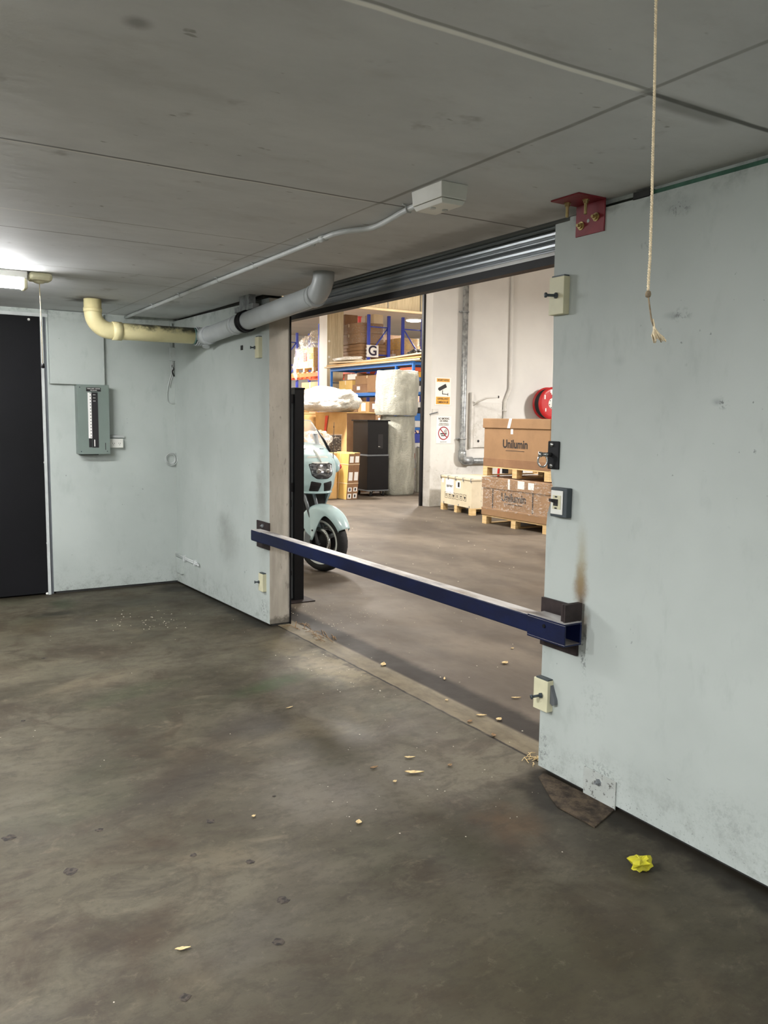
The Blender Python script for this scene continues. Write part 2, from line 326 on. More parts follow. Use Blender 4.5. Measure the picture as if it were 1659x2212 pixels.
    MT['signyel'] = P('sign_orange', (226, 164, 52), 0.5, var=0.03)
    MT['glassdark'] = P('fine_screen', (60, 60, 62), 0.2)
    MT['rope'] = P('twisted_cord', (206, 190, 158), 0.9, var=0.2, scale=200)
    MT['rope_dark'] = P('grimy_cord', (120, 106, 84), 0.9, var=0.3, scale=150)
    MT['leaf'] = P('dry_leaf', (196, 172, 126), 0.8, var=0.25, scale=60)
    MT['leaf_dk'] = P('brown_leaf', (124, 98, 68), 0.85, var=0.25, scale=60)
    MT['yellow'] = P('crumpled_yellow', (186, 178, 36), 0.6, var=0.12, scale=40)
    MT['specks'] = P('pale_grit', (178, 170, 154), 0.85)
    MT['bikeblue'] = P('pale_blue_lacquer', (186, 212, 216), 0.22, var=0.02, coat=0.6)
    MT['bikewhite'] = P('white_lacquer', (222, 226, 222), 0.25, var=0.02, coat=0.5)
    MT['bikegrey'] = P('cast_alloy', (120, 124, 128), 0.4, 0.5)
    MT['seat'] = P('seat_vinyl', (26, 26, 28), 0.55)
    MT['timberdk'] = P('weathered_board', (150, 116, 84), 0.8, var=0.2)
    s = NT('headlamp_glass'); 
    c = s.mix(s.mr(s.noise(16, 2, stretch=(1, 1, 2)), 0.45, 0.62), sr(78, 80, 86), sr(150, 154, 160)); s.b.inputs['Coat Weight'].default_value = 1.0
    MT['headlamp'] = s.fin(c, 0.12, 0.5)
    MT['redlens'] = P('red_lens', (200, 40, 44), 0.15)
    def film(name, tint, alpha, scale=18, strength=0.9, streak=None):
        s = NT(name)
        n = s.noise(scale, 4, 0.6, dist=1.2, stretch=streak)
        s.bump(n, strength, 0.03)
        s.put(s.b.inputs['Alpha'], s.mr(n, 0.50, 0.70, alpha * 0.22, min(1, alpha * 2.4)))
        return s.fin(sr(*tint), 0.16)
    MT['film'] = film('stretch_film', (232, 224, 216), 0.25, streak=(1, 1, 2.2))
    MT['film_thick'] = film('milky_stretch_film', (240, 234, 224), 0.6, 9, streak=(1, 1, 0.7))
    s = NT('bubble_wrap_roll'); 
    n = s.noise(5, 5, 0.6, stretch=(1, 1, 0.35), dist=0.8)
    c = s.mix(s.mr(n, 0.3, 0.7), sr(150, 150, 138), sr(186, 186, 173))
    s.bump(s.math('ADD', n, s.math('MULTIPLY', s.noise(16, 4, 0.6, dist=1.5, stretch=(1, 1, 2.5)), 0.7)), 0.8, 0.04)
    s.b.inputs['Transmission Weight'].default_value = 0.0
    s.b.inputs['Coat Weight'].default_value = 0.4
    MT['bubble'] = s.fin(c, 0.35)
    s = NT('white_plastic_bag'); n = s.noise(7, 5, 0.6, dist=1.0)
    s.bump(s.math('ADD', n, s.math('MULTIPLY', s.noise(22, 4, 0.6, dist=2.0), 0.35)), 1.0, 0.05); MT['bag'] = s.fin(s.mix(s.mr(n, 0.3, 0.7), sr(206, 200, 188), sr(232, 228, 220)), 0.4)
    s = NT('screen_visor'); s.put(s.b.inputs['Alpha'], 0.22); MT['visor'] = s.fin(sr(220, 226, 226), 0.08)
    def glow(name, col, st):
        s = NT(name); s.b.inputs['Emission Color'].default_value = col + (1,); s.b.inputs['Emission Strength'].default_value = st
        return s.fin((0.9, 0.9, 0.9, 1), 0.4)
    MT['tube'] = glow('lit_tube_cover', (1.0, 1.0, 1.0), 150.0)
    MT['unlit'] = P('unlit_tube_cover', (230, 230, 224), 0.3)
    MT['globe'] = glow('lit_globe', (1.0, 0.955, 0.89), 55.0)
    MT['disc'] = glow('lit_lamp_cover', (1.0, 0.95, 0.85), 12.0)
    s = NT('rusty_dirty_plate'); c = s.mix(s.mr(s.noise(14, 6, 0.75), 0.35, 0.65), sr(44, 38, 32), sr(86, 74, 60)); s.bump(s.noise(40, 5), 0.6, 0.004); MT['rustplate'] = s.fin(c, 0.9, 0, 0.2)
    s = NT('chipped_paint'); c = s.mix(s.mr(s.noise(6, 4), 0.3, 0.7), sr(160, 164, 158), sr(176, 181, 176)); c = s.mix(s.mr(s.noise(45, 5, 0.75), 0.56, 0.63, 0, 0.85), c, sr(66, 64, 58)); MT['chippaint'] = s.fin(c, 0.6)
mats()

# ------------------------------------------------------------ mesh building
SPLIT = {'collar', 'label', 'cover_boss', 'switch_mark', 'screw', 'mark', 'socket_hole', 'rocker_switch', 'plug', 'sticker', 'clip', 'latch_hole',
         'barcode', 'reflector', 'screw_head', 'vent_slot', 'intake_louvre', 'strap', 'hanger', 'beam', 'orange_band', 'mudguard_bolt', 'hub_hole', 'coupling_ring'}
class MB:
    """collects shapes (world coordinates) for ONE mesh object"""
    def __init__(s): s.v = []; s.f = []; s.mi = []; s.k = 0; s.sm = []
    def mat(s, k): s.k = k; return s
    def add(s, vs, fs, smooth=False):
        o = len(s.v); s.v += [Vector(p) for p in vs]
        for f in fs: s.f.append([o + i for i in f]); s.mi.append(s.k); s.sm.append(smooth)
        return s
    def box(s, a, b, M=None):
        x0, y0, z0 = (min(a[i], b[i]) for i in range(3)); x1, y1, z1 = (max(a[i], b[i]) for i in range(3))
        vs = [Vector(p) for p in ((x0, y0, z0), (x1, y0, z0), (x1, y1, z0), (x0, y1, z0), (x0, y0, z1), (x1, y0, z1), (x1, y1, z1), (x0, y1, z1))]
        if M: vs = [M @ p for p in vs]
        return s.add(vs, [(0, 3, 2, 1), (4, 5, 6, 7), (0, 1, 5, 4), (1, 2, 6, 5), (2, 3, 7, 6), (3, 0, 4, 7)])
    def hex8(s, ps):
        return s.add(ps, [(0, 3, 2, 1), (4, 5, 6, 7), (0, 1, 5, 4), (1, 2, 6, 5), (2, 3, 7, 6), (3, 0, 4, 7)])
    def prism(s, pts, d, smooth=False):
        """flat polygon pts pushed by vector d"""
        n = len(pts); d = Vector(d); P = [Vector(p) for p in pts]
        fs = [tuple(range(n - 1, -1, -1)), tuple(range(n, 2 * n))]
        s.add(P + [p + d for p in P], fs)
        o = len(s.v) - 2 * n
        for i in range(n):
            j = (i + 1) % n; s.f.append([o + i, o + j, o + n + j, o + n + i]); s.mi.append(s.k); s.sm.append(smooth)
        return s
    def tube(s, pts, r, n=16, cap=True, closed=False):
        P = [Vector(p) for p in pts]; R = r if isinstance(r, (list, tuple)) else [r] * len(P)
        t0 = (P[1] - P[0]).normalized(); u = t0.orthogonal().normalized(); rings = []
        for i, p in enumerate(P):
            if closed: t = (P[(i + 1) % len(P)] - P[i - 1]).normalized()
            elif i == 0: t = t0
            elif i == len(P) - 1: t = (P[-1] - P[-2]).normalized()
            else: t = ((P[i + 1] - p).normalized() + (p - P[i - 1]).normalized()).normalized()
            u = (u - t * u.dot(t)).normalized(); w = t.cross(u)
            rings.append([p + (u * math.cos(2 * math.pi * k / n) + w * math.sin(2 * math.pi * k / n)) * R[i] for k in range(n)])
        vs = [q for g in rings for q in g]; fs = []
        m = len(rings)
        for i in range(m if closed else m - 1):
            for k in range(n):
                a = i * n + k; b = i * n + (k + 1) % n; c = ((i + 1) % m) * n
                fs.append((a, b, c + (k + 1) % n, c + k))
        s.add(vs, fs, True)
        if cap and not closed:
            o = len(s.v) - len(vs)
            for base, rev in ((o, True), (o + (m - 1) * n, False)):
                f = list(range(base, base + n)); s.f.append(f[::-1] if rev else f); s.mi.append(s.k); s.sm.append(False)
        return s
    def cyl(s, a, b, r, n=20, r2=None):
        return s.tube([a, b], [r, r if r2 is None else r2], n)
    def lathe(s, c, axis, prof, n=32, smooth=True, ph=0.0):
        """prof: (distance along axis, radius)"""
        ax = Vector(axis).normalized(); u = ax.orthogonal().normalized(); w = ax.cross(u); c = Vector(c)
        vs = [c + ax * h + (u * math.cos(2 * math.pi * k / n + ph) + w * math.sin(2 * math.pi * k / n + ph)) * r for h, r in prof for k in range(n)]
        fs = []
        for i in range(len(prof) - 1):
            for k in range(n):
                fs.append((i * n + k, i * n + (k + 1) % n, (i + 1) * n + (k + 1) % n, (i + 1) * n + k))
        s.add(vs, fs, smooth); return s
    def grid(s, fn, nu, nv, smooth=True):
        vs = [Vector(fn(i / nu, j / nv)) for i in range(nu + 1) for j in range(nv + 1)]
        fs = [(i * (nv + 1) + j, (i + 1) * (nv + 1) + j, (i + 1) * (nv + 1) + j + 1, i * (nv + 1) + j + 1) for i in range(nu) for j in range(nv)]
        return s.add(vs, fs, smooth)
    def islands(s):
        p = list(range(len(s.v)))
        def find(i):
            while p[i] != i: p[i] = p[p[i]]; i = p[i]
            return i
        for f in s.f:
            a = find(f[0])
            for j in f[1:]: p[find(j)] = a
        grp = {}
        for k, f in enumerate(s.f): grp.setdefault(find(f[0]), []).append(k)
        out = []
        for ks in grp.values():
            m = MB(); mp = {}
            for k in ks:
                f = []
                for i in s.f[k]:
                    if i not in mp: mp[i] = len(m.v); m.v.append(s.v[i])
                    f.append(mp[i])
                m.f.append(f); m.mi.append(s.mi[k]); m.sm.append(s.sm[k])
            out.append(m)
        return out
    def build(s, name, mat, parent=None, bevel=0.0, solid=0.0, subd=0, origin=None, local=False):
        if parent is not None and name in SPLIT:
            isl = s.islands()
            if len(isl) > 1: return [q.build1(name, mat, parent, bevel, solid, subd, origin, local) for q in isl][0]
        return s.build1(name, mat, parent, bevel, solid, subd, origin, local)
    def build1(s, name, mat, parent=None, bevel=0.0, solid=0.0, subd=0, origin=None, local=False):
        ml = mat if isinstance(mat, (list, tuple)) else [mat]
        if parent is not None:
            org = Vector((0, 0, 0)) if local else getp(parent)
        elif origin is not None: org = Vector(origin)
        else:
            xs = [p.x for p in s.v]; ys = [p.y for p in s.v]; zs = [p.z for p in s.v]
            org = Vector(((min(xs) + max(xs)) / 2, (min(ys) + max(ys)) / 2, min(zs)))
        me = bpy.data.meshes.new(name)
        me.from_pydata([tuple(p - org) for p in s.v], [], s.f)
        for m in ml: me.materials.append(MT[m] if isinstance(m, str) else m)
        me.polygons.foreach_set('material_index', s.mi)
        me.polygons.foreach_set('use_smooth', s.sm)
        bm = bmesh.new(); bm.from_mesh(me)
        bmesh.ops.recalc_face_normals(bm, faces=bm.faces); bm.to_mesh(me); bm.free()
        me.update()
        o = bpy.data.objects.new(name, me); COL.objects.link(o)
        if parent is not None: o.parent = parent
        else: o.location = org
        if solid:
            md = o.modifiers.new('solid', 'SOLIDIFY'); md.thickness = solid; md.offset = 0
        if bevel:
            md = o.modifiers.new('bevel', 'BEVEL'); md.width = bevel; md.segments = 2; md.limit_method = 'ANGLE'
        if subd:
            md = o.modifiers.new('sub', 'SUBSURF'); md.levels = subd; md.render_levels = subd
        return o

def getp(o):
    p = Vector(o.location)
    while o.parent: o = o.parent; p = p + Vector(o.location)
    return p
def tag(o, label, cat, group=None, kind=None):
    o['label'] = label; o['category'] = cat
    if group: o['group'] = group
    if kind: o['kind'] = kind
    return o
def root(name, loc, label, cat, group=None, rz=0.0):
    o = bpy.data.objects.new(name, None); COL.objects.link(o); o.location = loc; o.rotation_euler = (0, 0, rz)
    o.empty_display_size = 0.1
    return tag(o, label, cat, group)
def struct(name, mb, mat, label=None, cat=None, parent=None, **k):
    # object origin at the world origin so that surface patterns sit at real places
    o = mb.build(name, mat, parent, origin=(0, 0, 0), **k)
    if parent is None:
        o['kind'] = 'structure'; o['label'] = label; o['category'] = cat
    return o
def text(body, parent, pos, xdir, up, size, mat='ink', name='lettering', bold=0.0, align='CENTER', sx=1.0, ext=0.0006):
    cu = bpy.data.curves.new(name, 'FONT'); cu.body = body; cu.size = size; cu.extrude = ext
    cu.align_x = align; cu.align_y = 'CENTER'; cu.offset = bold
    cu.materials.append(MT[mat])
    tmp = bpy.data.objects.new('tmp_text', cu); COL.objects.link(tmp)
    bpy.context.view_layer.update()
    me = bpy.data.meshes.new_from_object(tmp.evaluated_get(bpy.context.evaluated_depsgraph_get()))
    bpy.data.objects.remove(tmp)
    o = bpy.data.objects.new(name, me); COL.objects.link(o); o.parent = parent
    X = Vector(xdir).normalized(); U = Vector(up).normalized(); N = X.cross(U)
    M = Matrix(((X.x * sx, U.x, N.x), (X.y * sx, U.y, N.y), (X.z * sx, U.z, N.z))).to_4x4()
    M.translation = Vector(pos) - getp(parent) if parent else Vector(pos)
    o.matrix_local = M
    return o

RX = Vector((1, 0, 0)); RY = Vector((0, 1, 0)); RZ = Vector((0, 0, 1))
W0 = 2.48      # wall with the opening, garage face
W1 = 2.64      # its far face
YB = 7.52      # back wall of the garage
Y0, Y1 = 2.67, 5.60   # the opening

# ------------------------------------------------------------ structure
CX0, CX1, CY1 = wy(707, 700, 19.3).x, wy(742, 700, 19.3).x, wx(690, 700, wy(707, 700, 19.3).x).y
m = MB(); m.add([(-7, -6, 0), (20, -6, 0), (20, 32, 0), (-7, 32, 0), (-7, -6, -0.3), (20, -6, -0.3), (20, 32, -0.3), (-7, 32, -0.3)],
                [(0, 1, 2, 3), (4, 7, 6, 5), (0, 4, 5, 1), (1, 5, 6, 2), (2, 6, 7, 3), (3, 7, 4, 0)])
struct('floor', m, 'floor', 'stained brown-grey concrete floor running through the opening into the warehouse', 'floor')
m = MB().box((-7, -6, H), (2.58, YB + 0.2, H + 0.25))
struct('ceiling', m, 'ceiling', 'low grey formed concrete ceiling of the garage with seams', 'ceiling')
# right piece of wall W (its edge chipped beside the switch)
edge = [(2.67, 0.0), (2.67, 0.9), (2.672, 1.10), (2.668, 1.15), (2.655, 1.19), (2.640, 1.215), (2.634, 1.24), (2.640, 1.265), (2.652, 1.30), (2.658, 1.35), (2.662, 1.42), (2.665, 1.8), (2.678, 2.1), (2.68, 2.36)]
m = MB(); prof = [(W0, -6, 0.018), (W0, 2.67, 0.018)] + [(W0, y, z) for y, z in edge[1:]] + [(W0, -6, 2.36)]
m.prism(prof, (W1 - W0, 0, 0))
struct('wall_right', m, 'wall', 'pale grey-green painted wall to the right of the opening', 'wall')
m = MB().box((W0 + 0.02, -6, 0.0), (W1, 2.64, 0.018)); struct('trim_1', m, 'filler', 'dark gap strip under the right wall', 'trim')
m = MB().box((W0 + 0.004, -6, 2.36), (W1, 2.60, 2.375)); m.mat(1)
m.box((W0 + 0.02, -6, 2.375), (W1, 2.25, 2.395)); m.mat(2); m.box((W0 + 0.035, -6, 2.395), (W1, 2.6, H)); m.mat(3); m.box((W0 + 0.004, 2.19, 2.372), (W0 + 0.05, 2.27, 2.40))
struct('trim_2', m, ['wall', 'greenfoam', 'wall', 'filler'], 'green filler joint between the right wall and the ceiling', 'trim')
# left piece of wall W, slightly out of line
m = MB(); m.hex8([(W0, Y1, 0.014), (W1, Y1, 0.014), (W1, YB, 0.014), (2.40, YB, 0.014), (W0, Y1, 2.39), (W1, Y1, 2.39), (W1, YB, 2.39), (2.40, YB, 2.39)])
m.mi[2] = 1
m.add([(W0, 5.625, 0.014), (W0, 5.60, 0.02), (2.56, 5.60, 0.02), (2.60, 5.615, 0.0), (2.56, 5.7, 0.0)], [(0, 1, 2, 3, 4)])
struct('wall_left', m, ['wall', 'jamb'], 'pale grey-green painted wall to the left of the opening with bare concrete end', 'wall')
m = MB().box((2.50, 5.605, 0.0), (W1, YB, 0.014)); m.add([(2.42, YB, 0), (2.49, 5.70, 0), (2.5, 5.70, 0), (2.5, YB, 0), (2.42, YB, 0.014), (2.49, 5.70, 0.014), (2.5, 5.7, 0.014), (2.5, YB, 0.014)], [(0, 1, 2, 3), (7, 6, 5, 4), (0, 4, 5, 1), (1, 5, 6, 2)]); struct('trim_3', m, 'filler', 'dark gap strip under the left wall', 'trim')
m = MB().box((2.44, 5.62, 2.39), (W1, YB, H)); struct('trim_4', m, 'filler', 'dark joint between the left wall and the ceiling', 'trim')
# back wall with door
dx = 1.31
m = MB().box((dx, YB, 0.02), (W1, YB + 0.2, H)); m.box((-7, YB, 2.375), (dx, YB + 0.2, H)); m.box((-7, YB, 0), (-0.7, YB + 0.2, 2.375))
m.mat(1).box((dx + 0.02, YB + 0.01, 0.0), (W1, YB + 0.1, 0.02))
struct('wall_back', m, ['wall', 'filler'], 'pale painted back wall of the garage behind the distribution board', 'wall')
m = MB().box((1.262, YB - 0.012, 0), (1.285, YB + 0.06, 2.36)); m.mat(1).box((1.285, YB + 0.012, 0), (dx, YB + 0.08, 2.375))
m.mat(0).box((-0.7, YB - 0.01, 2.348), (1.45, YB + 0.06, 2.375))
struct('trim_5', m, ['conduit', 'midgrey'], 'grey metal frame around the black door', 'trim')
dr = MB().box((-0.66, YB + 0.0, 0.015), (1.262, YB + 0.045, 2.348)).build('door_1', 'door', origin=(0, 0, 0))
dr['kind'] = 'structure'; dr['label'] = 'tall black door panel in the back wall at far left'; dr['category'] = 'door'
m = MB()
for px_, py_ in ((62, 690), (93, 843), (97, 999), (103, 1173), (102, 1282)):
    p = wy(px_, py_, YB); m.lathe((p.x, YB, p.z), (0, -1, 0), [(0.0, 0.011), (0.006, 0.010), (0.010, 0.005), (0.0105, 0.0)], 10)
m.build('screw', 'white', dr)
# garage enclosure out of frame
m = MB().box((-7.2, -6, 0), (-7, YB + 0.2, H)); struct('wall_far_left', m, 'wall', 'garage side wall far to the left, out of frame', 'wall')
m = MB().box((-7, -6.2, 0), (W1, -6, H)); struct('wall_front', m, 'wall', 'garage wall behind the camera', 'wall')
# boxed step of the back wall above the distribution board
m = MB().box((1.322, YB - 0.045, 1.80), (1.768, YB, 2.40)); struct('trim_6', m, 'wall', 'painted casing on the wall above the distribution board', 'trim')
# warehouse shell
m = MB().box((2.48, -6, H + 0.25), (2.58, 32, HW)); m.box((2.44, YB + 0.2, 0), (2.64, 32, H + 0.25)); struct('wall_warehouse_west', m, 'wwall', 'warehouse side of the wall above and beyond the opening', 'wall')
m = MB().prism([(8.43, 12.1, 0), (20, 12.1, 0), (20, 12.3, 0), (8.40, 12.3, 0), (8.37, 12.22, 0)], (0, 0, HW)); struct('wall_sign', m, 'wwall', 'white warehouse wall carrying the two notices and the pipes', 'wall')
m = MB().box((2.5, 31.8, 0), (20, 32, HW)); struct('wall_far', m, 'wwall', 'far wall of the warehouse beyond the racks', 'wall')
m = MB().box((19.8, -6, 0), (20, 31.8, HW)); struct('wall_warehouse_east', m, 'wwall', 'warehouse wall at far right, out of frame', 'wall')
m = MB().box((W1, -6.2, 0), (20, -6, HW)); struct('wall_warehouse_front', m, 'wwall', 'warehouse wall behind, out of frame', 'wall')
m = MB().box((2.48, -6, HW), (20, 32, HW + 0.2)); struct('ceiling', m, 'wceil', 'pale high ceiling of the warehouse', 'ceiling')
m = MB().box((2.6, 16.7, 4.07), (19.8, 17.2, HW)); struct('trim_7', m, 'column', 'tan concrete beam across the warehouse ceiling', 'beam')
m = MB().box((CX0, 19.3, 0), (CX1, CY1, 4.9)); m.mi = [0, 0, 0, 0, 0, 0]
m.mi[5] = 1  # smooth rendered side
o = struct('column_1', m, ['column', 'wwall'], 'square concrete column standing left of the blue shelf', 'column')
m = MB()
for z in (3.30, 3.05): 
    p = wy(711, 737 if z > 3.2 else 771, 19.3); m.lathe((p.x, 19.3, p.z), (0, -1, 0), [(0, 0.03), (0.012, 0.028), (0.012, 0)], 14)
m.build('plug', 'white', o)
# (column position)
# black edge of the sliding door beside the sign wall
m = MB().box((8.325, 12.225, 0), (8.366, 12.28, HW)); m.build('door_guide', 'black').__setitem__('label', 'x')
o = bpy.data.objects['door_guide']; tag(o, 'thin black vertical door guide rail against the end of the sign wall', 'rail')
# threshold: slab nib of the wall beyond opening (right side hidden by wall)

# ------------------------------------------------------------ roller shutter
t = root('roller_shutter', (2.72, 4.1, 2.27), 'galvanised roller shutter rolled up at the head of the opening', 'roller shutter')
m = MB(); prof = []
# interlocking slats: flat face, then a rolled hem
for k in range(7):
    zb = 2.318 + k * 0.052; xb = 2.742 - 0.0035 * k * k * 0.35
    for dz, dx_ in ((0.000, 0.000), (0.006, -0.010), (0.010, -0.011), (0.014, -0.004), (0.018, 0.002), (0.028, -0.006), (0.038, -0.008), (0.046, -0.004), (0.050, 0.004)):
        prof.append((xb + dx_, zb + dz))
back = [(x + 0.012, z) for x, z in prof[::-1]]
pp_ = prof + back; n = len(pp_)
vs = [(x, 2.35, z) for x, z in pp_] + [(x, 5.9, z) for x, z in pp_]
m.add(vs, [(q, (q + 1) % n, n + (q + 1) % n, n + q) for q in range(n)], False)
m.build('curtain', 'shutter', t)
m = MB().box((2.715, 2.35, 2.262), (2.775, 5.9, 2.300)); m.build('bottom_rail', 'black', t)
m = MB().box((2.718, 2.35, 2.300), (2.765, 5.9, 2.318)); m.build('weather_strip', 'chrome', t)
m = MB().lathe((2.93, 2.3, 2.78), (0, 1, 0), [(0, 0.0), (0, 0.2), (3.7, 0.2), (3.7, 0)], 40); m.build('coil', 'shutter', t)
m = MB().box((2.66, 2.44, 0.0), (2.70, 2.60, 2.30)); m.build('guide_track', 'galv', t)
m = MB().box((2.652, 5.70, 0.0), (2.672, 5.80, 2.30)); m.build('guide_track', 'galv', t)
# black painted strip on the corner of the jamb
m = MB().box((2.641, 5.59, 0), (2.650, 5.68, 2.27)); o = m.build('jamb_channel', 'black'); tag(o, 'narrow dark steel channel fixed to the left jamb edge', 'channel')

# ------------------------------------------------------------ barrier beam
t = root('barrier_beam', (2.40, 4.05, 0.62), 'dark blue square steel barrier beam spanning the opening at knee height', 'barrier')
m = MB().box((2.362, 2.55, 0.648), (2.44, 5.50, 0.727)); m.build('bar', 'beam', t, bevel=0.006)
m = MB().box((2.366, 5.46, 0.64), (2.452, 5.69, 0.724)); m.build('end_sleeve', 'beam', t, bevel=0.012)
# open ended sleeve at the right
m = MB(); a = 2.356; b = 2.452; z0 = 0.636; z1 = 0.732; w = 0.008; y0 = 2.41; y1 = 2.635
m.box((a, y0, z0), (b, y1, z0 + w)).box((a, y0, z1 - w), (b, y1, z1)).box((a, y0, z0 + w), (a + w, y1, z1 - w)).box((b - w, y0, z0 + w), (b, y1, z1 - w))
m.build('open_sleeve', 'beam', t, bevel=0.002)
m = MB().cyl((2.352, 2.53, 0.70), (2.357, 2.53, 0.70), 0.008); m.build('bolt', 'black', t)
t = root('beam_bracket', (2.47, 2.57, 0.575), 'dark brown steel angle bracket holding the right end of the beam', 'bracket', 'beam brackets')
m = MB().box((2.466, 2.452, 0.575), (W0, 2.672, 0.785)); m.build('wall_plate', 'primer', t, bevel=0.001)
m = MB().box((2.372, 2.440, 0.735), (2.466, 2.452, 0.806)); m.build('end_plate', 'primer', t, bevel=0.001)
m = MB().box((2.372, 2.427, 0.733), (2.466, 2.438, 0.806)); m.build('end_plate', 'primer', t, bevel=0.001)
t = root('beam_bracket', (2.47, 5.68, 0.575), 'dark steel plate bracket behind the left end of the beam', 'bracket', 'beam brackets')
m = MB().box((2.462, 5.575, 0.575), (2.474, 5.80, 0.775)); m.build('wall_plate', 'primer', t, bevel=0.001)
m = MB().lathe((2.462, 5.68, 0.745), (-1, 0, 0), [(0, 0.014), (0.01, 0.014), (0.012, 0.006), (0.022, 0.005), (0.022, 0)], 6, False); m.build('bolt', 'galv', t)

# ------------------------------------------------------------ pull-cord strip lights
def strip_light(x0, x1, y, lit, cordx, label, cordpts=None, power=L_MAIN, cord_label=None):
    t = root('strip_light', ((x0 + x1) / 2, y, H), label, 'ceiling light', 'strip lights of the garage')
    m = MB().box((x0, y - 0.05, H - 0.045), (x1, y + 0.05, H)); m.build('housing', 'white', t, bevel=0.006)
    m = MB(); zc = H - 0.085; pr = [(y - 0.045, H - 0.046)]
    for i in range(9):
        a = math.pi * i / 8; pr.append((y - 0.045 * math.cos(a), zc + 0.01 - 0.03 * math.sin(a)))
    pr.append((y + 0.045, H - 0.046))
    m.prism([(x0 + 0.03, p, z) for p, z in pr], (x1 - x0 - 0.06, 0, 0), True); m.build('diffuser', 'tube' if lit else 'unlit', t)
    for xa in (x0, x1 - 0.028):
        m = MB().box((xa, y - 0.05, H - 0.11), (xa + 0.028, y + 0.05, H - 0.046)); m.build('end_cap', 'cream', t, bevel=0.01)
    m = MB().box((x1 + 0.01, y - 0.055, H - 0.05), (x1 + 0.145, y + 0.055, H)); sw = m.build('pull_switch', 'cream', t, bevel=0.018)
    m = MB().lathe((x1 + 0.075, y, H - 0.05), (0, 0, -1), [(0, 0.034), (0.008, 0.03), (0.014, 0.012), (0.014, 0)], 16); m.build('cord_boss', 'cream', sw, local=False)
    if lit:
        ld = bpy.data.lights.new('strip_lamp', 'AREA'); ld.shape = 'RECTANGLE'; ld.size = x1 - x0 - 0.1; ld.size_y = 0.07
        ld.energy = power; ld.color = C_COOL
        lo = bpy.data.objects.new('strip_lamp', ld); COL.objects.link(lo); lo.parent = t; lo.location = (0, 0, -0.118)
    return t, sw
t, sw = strip_light(-0.34, 0.875, 5.62, True, 0.95, 'lit white strip light with pull cord at the far left of the ceiling')
m = MB().tube([(0.95, 5.62, 2.345), (0.952, 5.62, 2.2), (0.955, 5.62, 1.86)], 0.0024, 8); m.build('pull_cord', 'rope', sw)
m = MB().lathe((0.955, 5.62, 1.83), (0, 0, 1), [(0, 0.0), (0.004, 0.012), (0.03, 0.008), (0.034, 0)], 12); m.build('cord_knob', 'blackmatte', sw)
t, sw = strip_light(-0.02, 1.24, 0.94, False, 1.3, 'unlit strip light over the camera holding the long twisted pull cord')
D = 1.40 / F_PX
cp = [EYE + ray(*q) * D for q in ((1417, 0), (1415, 120), (1413, 230), (1410, 340), (1408, 440), (1404, 560), (1401, 600), (1400, 636), (1403, 660), (1407, 690), (1413, 708))]
cp = [Vector((1.315, 0.94, 2.345))] + cp
# twisted two-strand cord
m = MB()
for ph in (0, math.pi):
    pts = []; acc = 0
    for i in range(len(cp) - 4):
        a, b = cp[i], cp[i + 1]; L = (b - a).length; k = max(2, int(L / 0.0022))
        for j in range(k):
            q = a.lerp(b, j / k); an = (acc + L * j / k) * 700 + ph
            pts.append(q + Vector((math.cos(an), math.sin(an), 0)) * 0.0013)
        acc += L
    m.tube(pts, 0.0016, 6)
m.build('pull_cord', 'rope', sw)
m = MB().lathe(cp[8] - Vector((0, 0, 0.006)), (0, 0, 1), [(0, 0.0), (0.002, 0.0042), (0.006, 0.0052), (0.011, 0.004), (0.013, 0)], 10); m.build('knot', 'rope_dark', sw)
m = MB().tube(cp[8:12], 0.0014, 8); m.build('cord_tail', 'rope_dark', sw)
m = MB(); a = cp[-1]
random.seed(3)
tip = EYE + ray(1426, 735) * D
for k in range(16):
    e = tip + CR * random.uniform(-0.010, 0.010) + CF * random.uniform(-0.006, 0.006) + CD * random.uniform(-0.006, 0.004)
    mid = a.lerp(e, 0.5) + CR * random.uniform(-0.004, 0.002)
    m.tube([a - CD * 0.015 - CR * 0.002, a + CR * random.uniform(-0.001, 0.001), mid, e], [0.0012, 0.0016, 0.0016, 0.0011], 5)
m.build('frayed_end', 'rope', sw)['label'] = 'pale frayed tassel end'
strip_light(-3.4, -2.2, 4.2, True, 0, 'added fill strip light left of the camera, unseen', power=L_FILL)  # three unseen battens added as fill, mainly for the right wall
strip_light(-1.7, -0.5, 2.3, True, 0, 'added fill strip light close to the left of the camera, unseen', power=L_FILL * 0.8)
strip_light(-0.9, 0.3, -1.9, True, 0, 'added fill strip light behind the camera, unseen', power=L_FILL)

# ------------------------------------------------------------ warehouse lamps
def pendant(x, y, power, label, r, z, soft, drop):  # rod and globe form is invented so that light reaches the ceiling
    t = root('pendant_lamp', (x, y, z - drop - 0.2), label, 'ceiling light', 'unseen pendant warehouse lamps')
    m = MB().cyl((x, y, z), (x, y, z - drop), 0.012, 8); m.build('rod', 'white', t)
    m = MB().lathe((x, y, z - drop + 0.06), (0, 0, -1), [(0, 0), (0, 0.06), (0.1, 0.08), (0.1, 0)], 20); m.build('cap', 'white', t)
    m = MB().lathe((x, y, z - drop - 0.04), (0, 0, -1), [(0.13 - 0.13 * math.cos(math.pi * k / 12), r * math.sin(math.pi * k / 12)) for k in range(13)], 28); m.build('globe', 'globe', t)
    ld = bpy.data.lights.new('pendant_light', 'AREA'); ld.shape = 'DISK'; ld.size = soft; ld.energy = power; ld.color = C_WARM
    lo = bpy.data.objects.new('pendant_light', ld); COL.objects.link(lo); lo.parent = t; lo.location = (0, 0, -0.12)
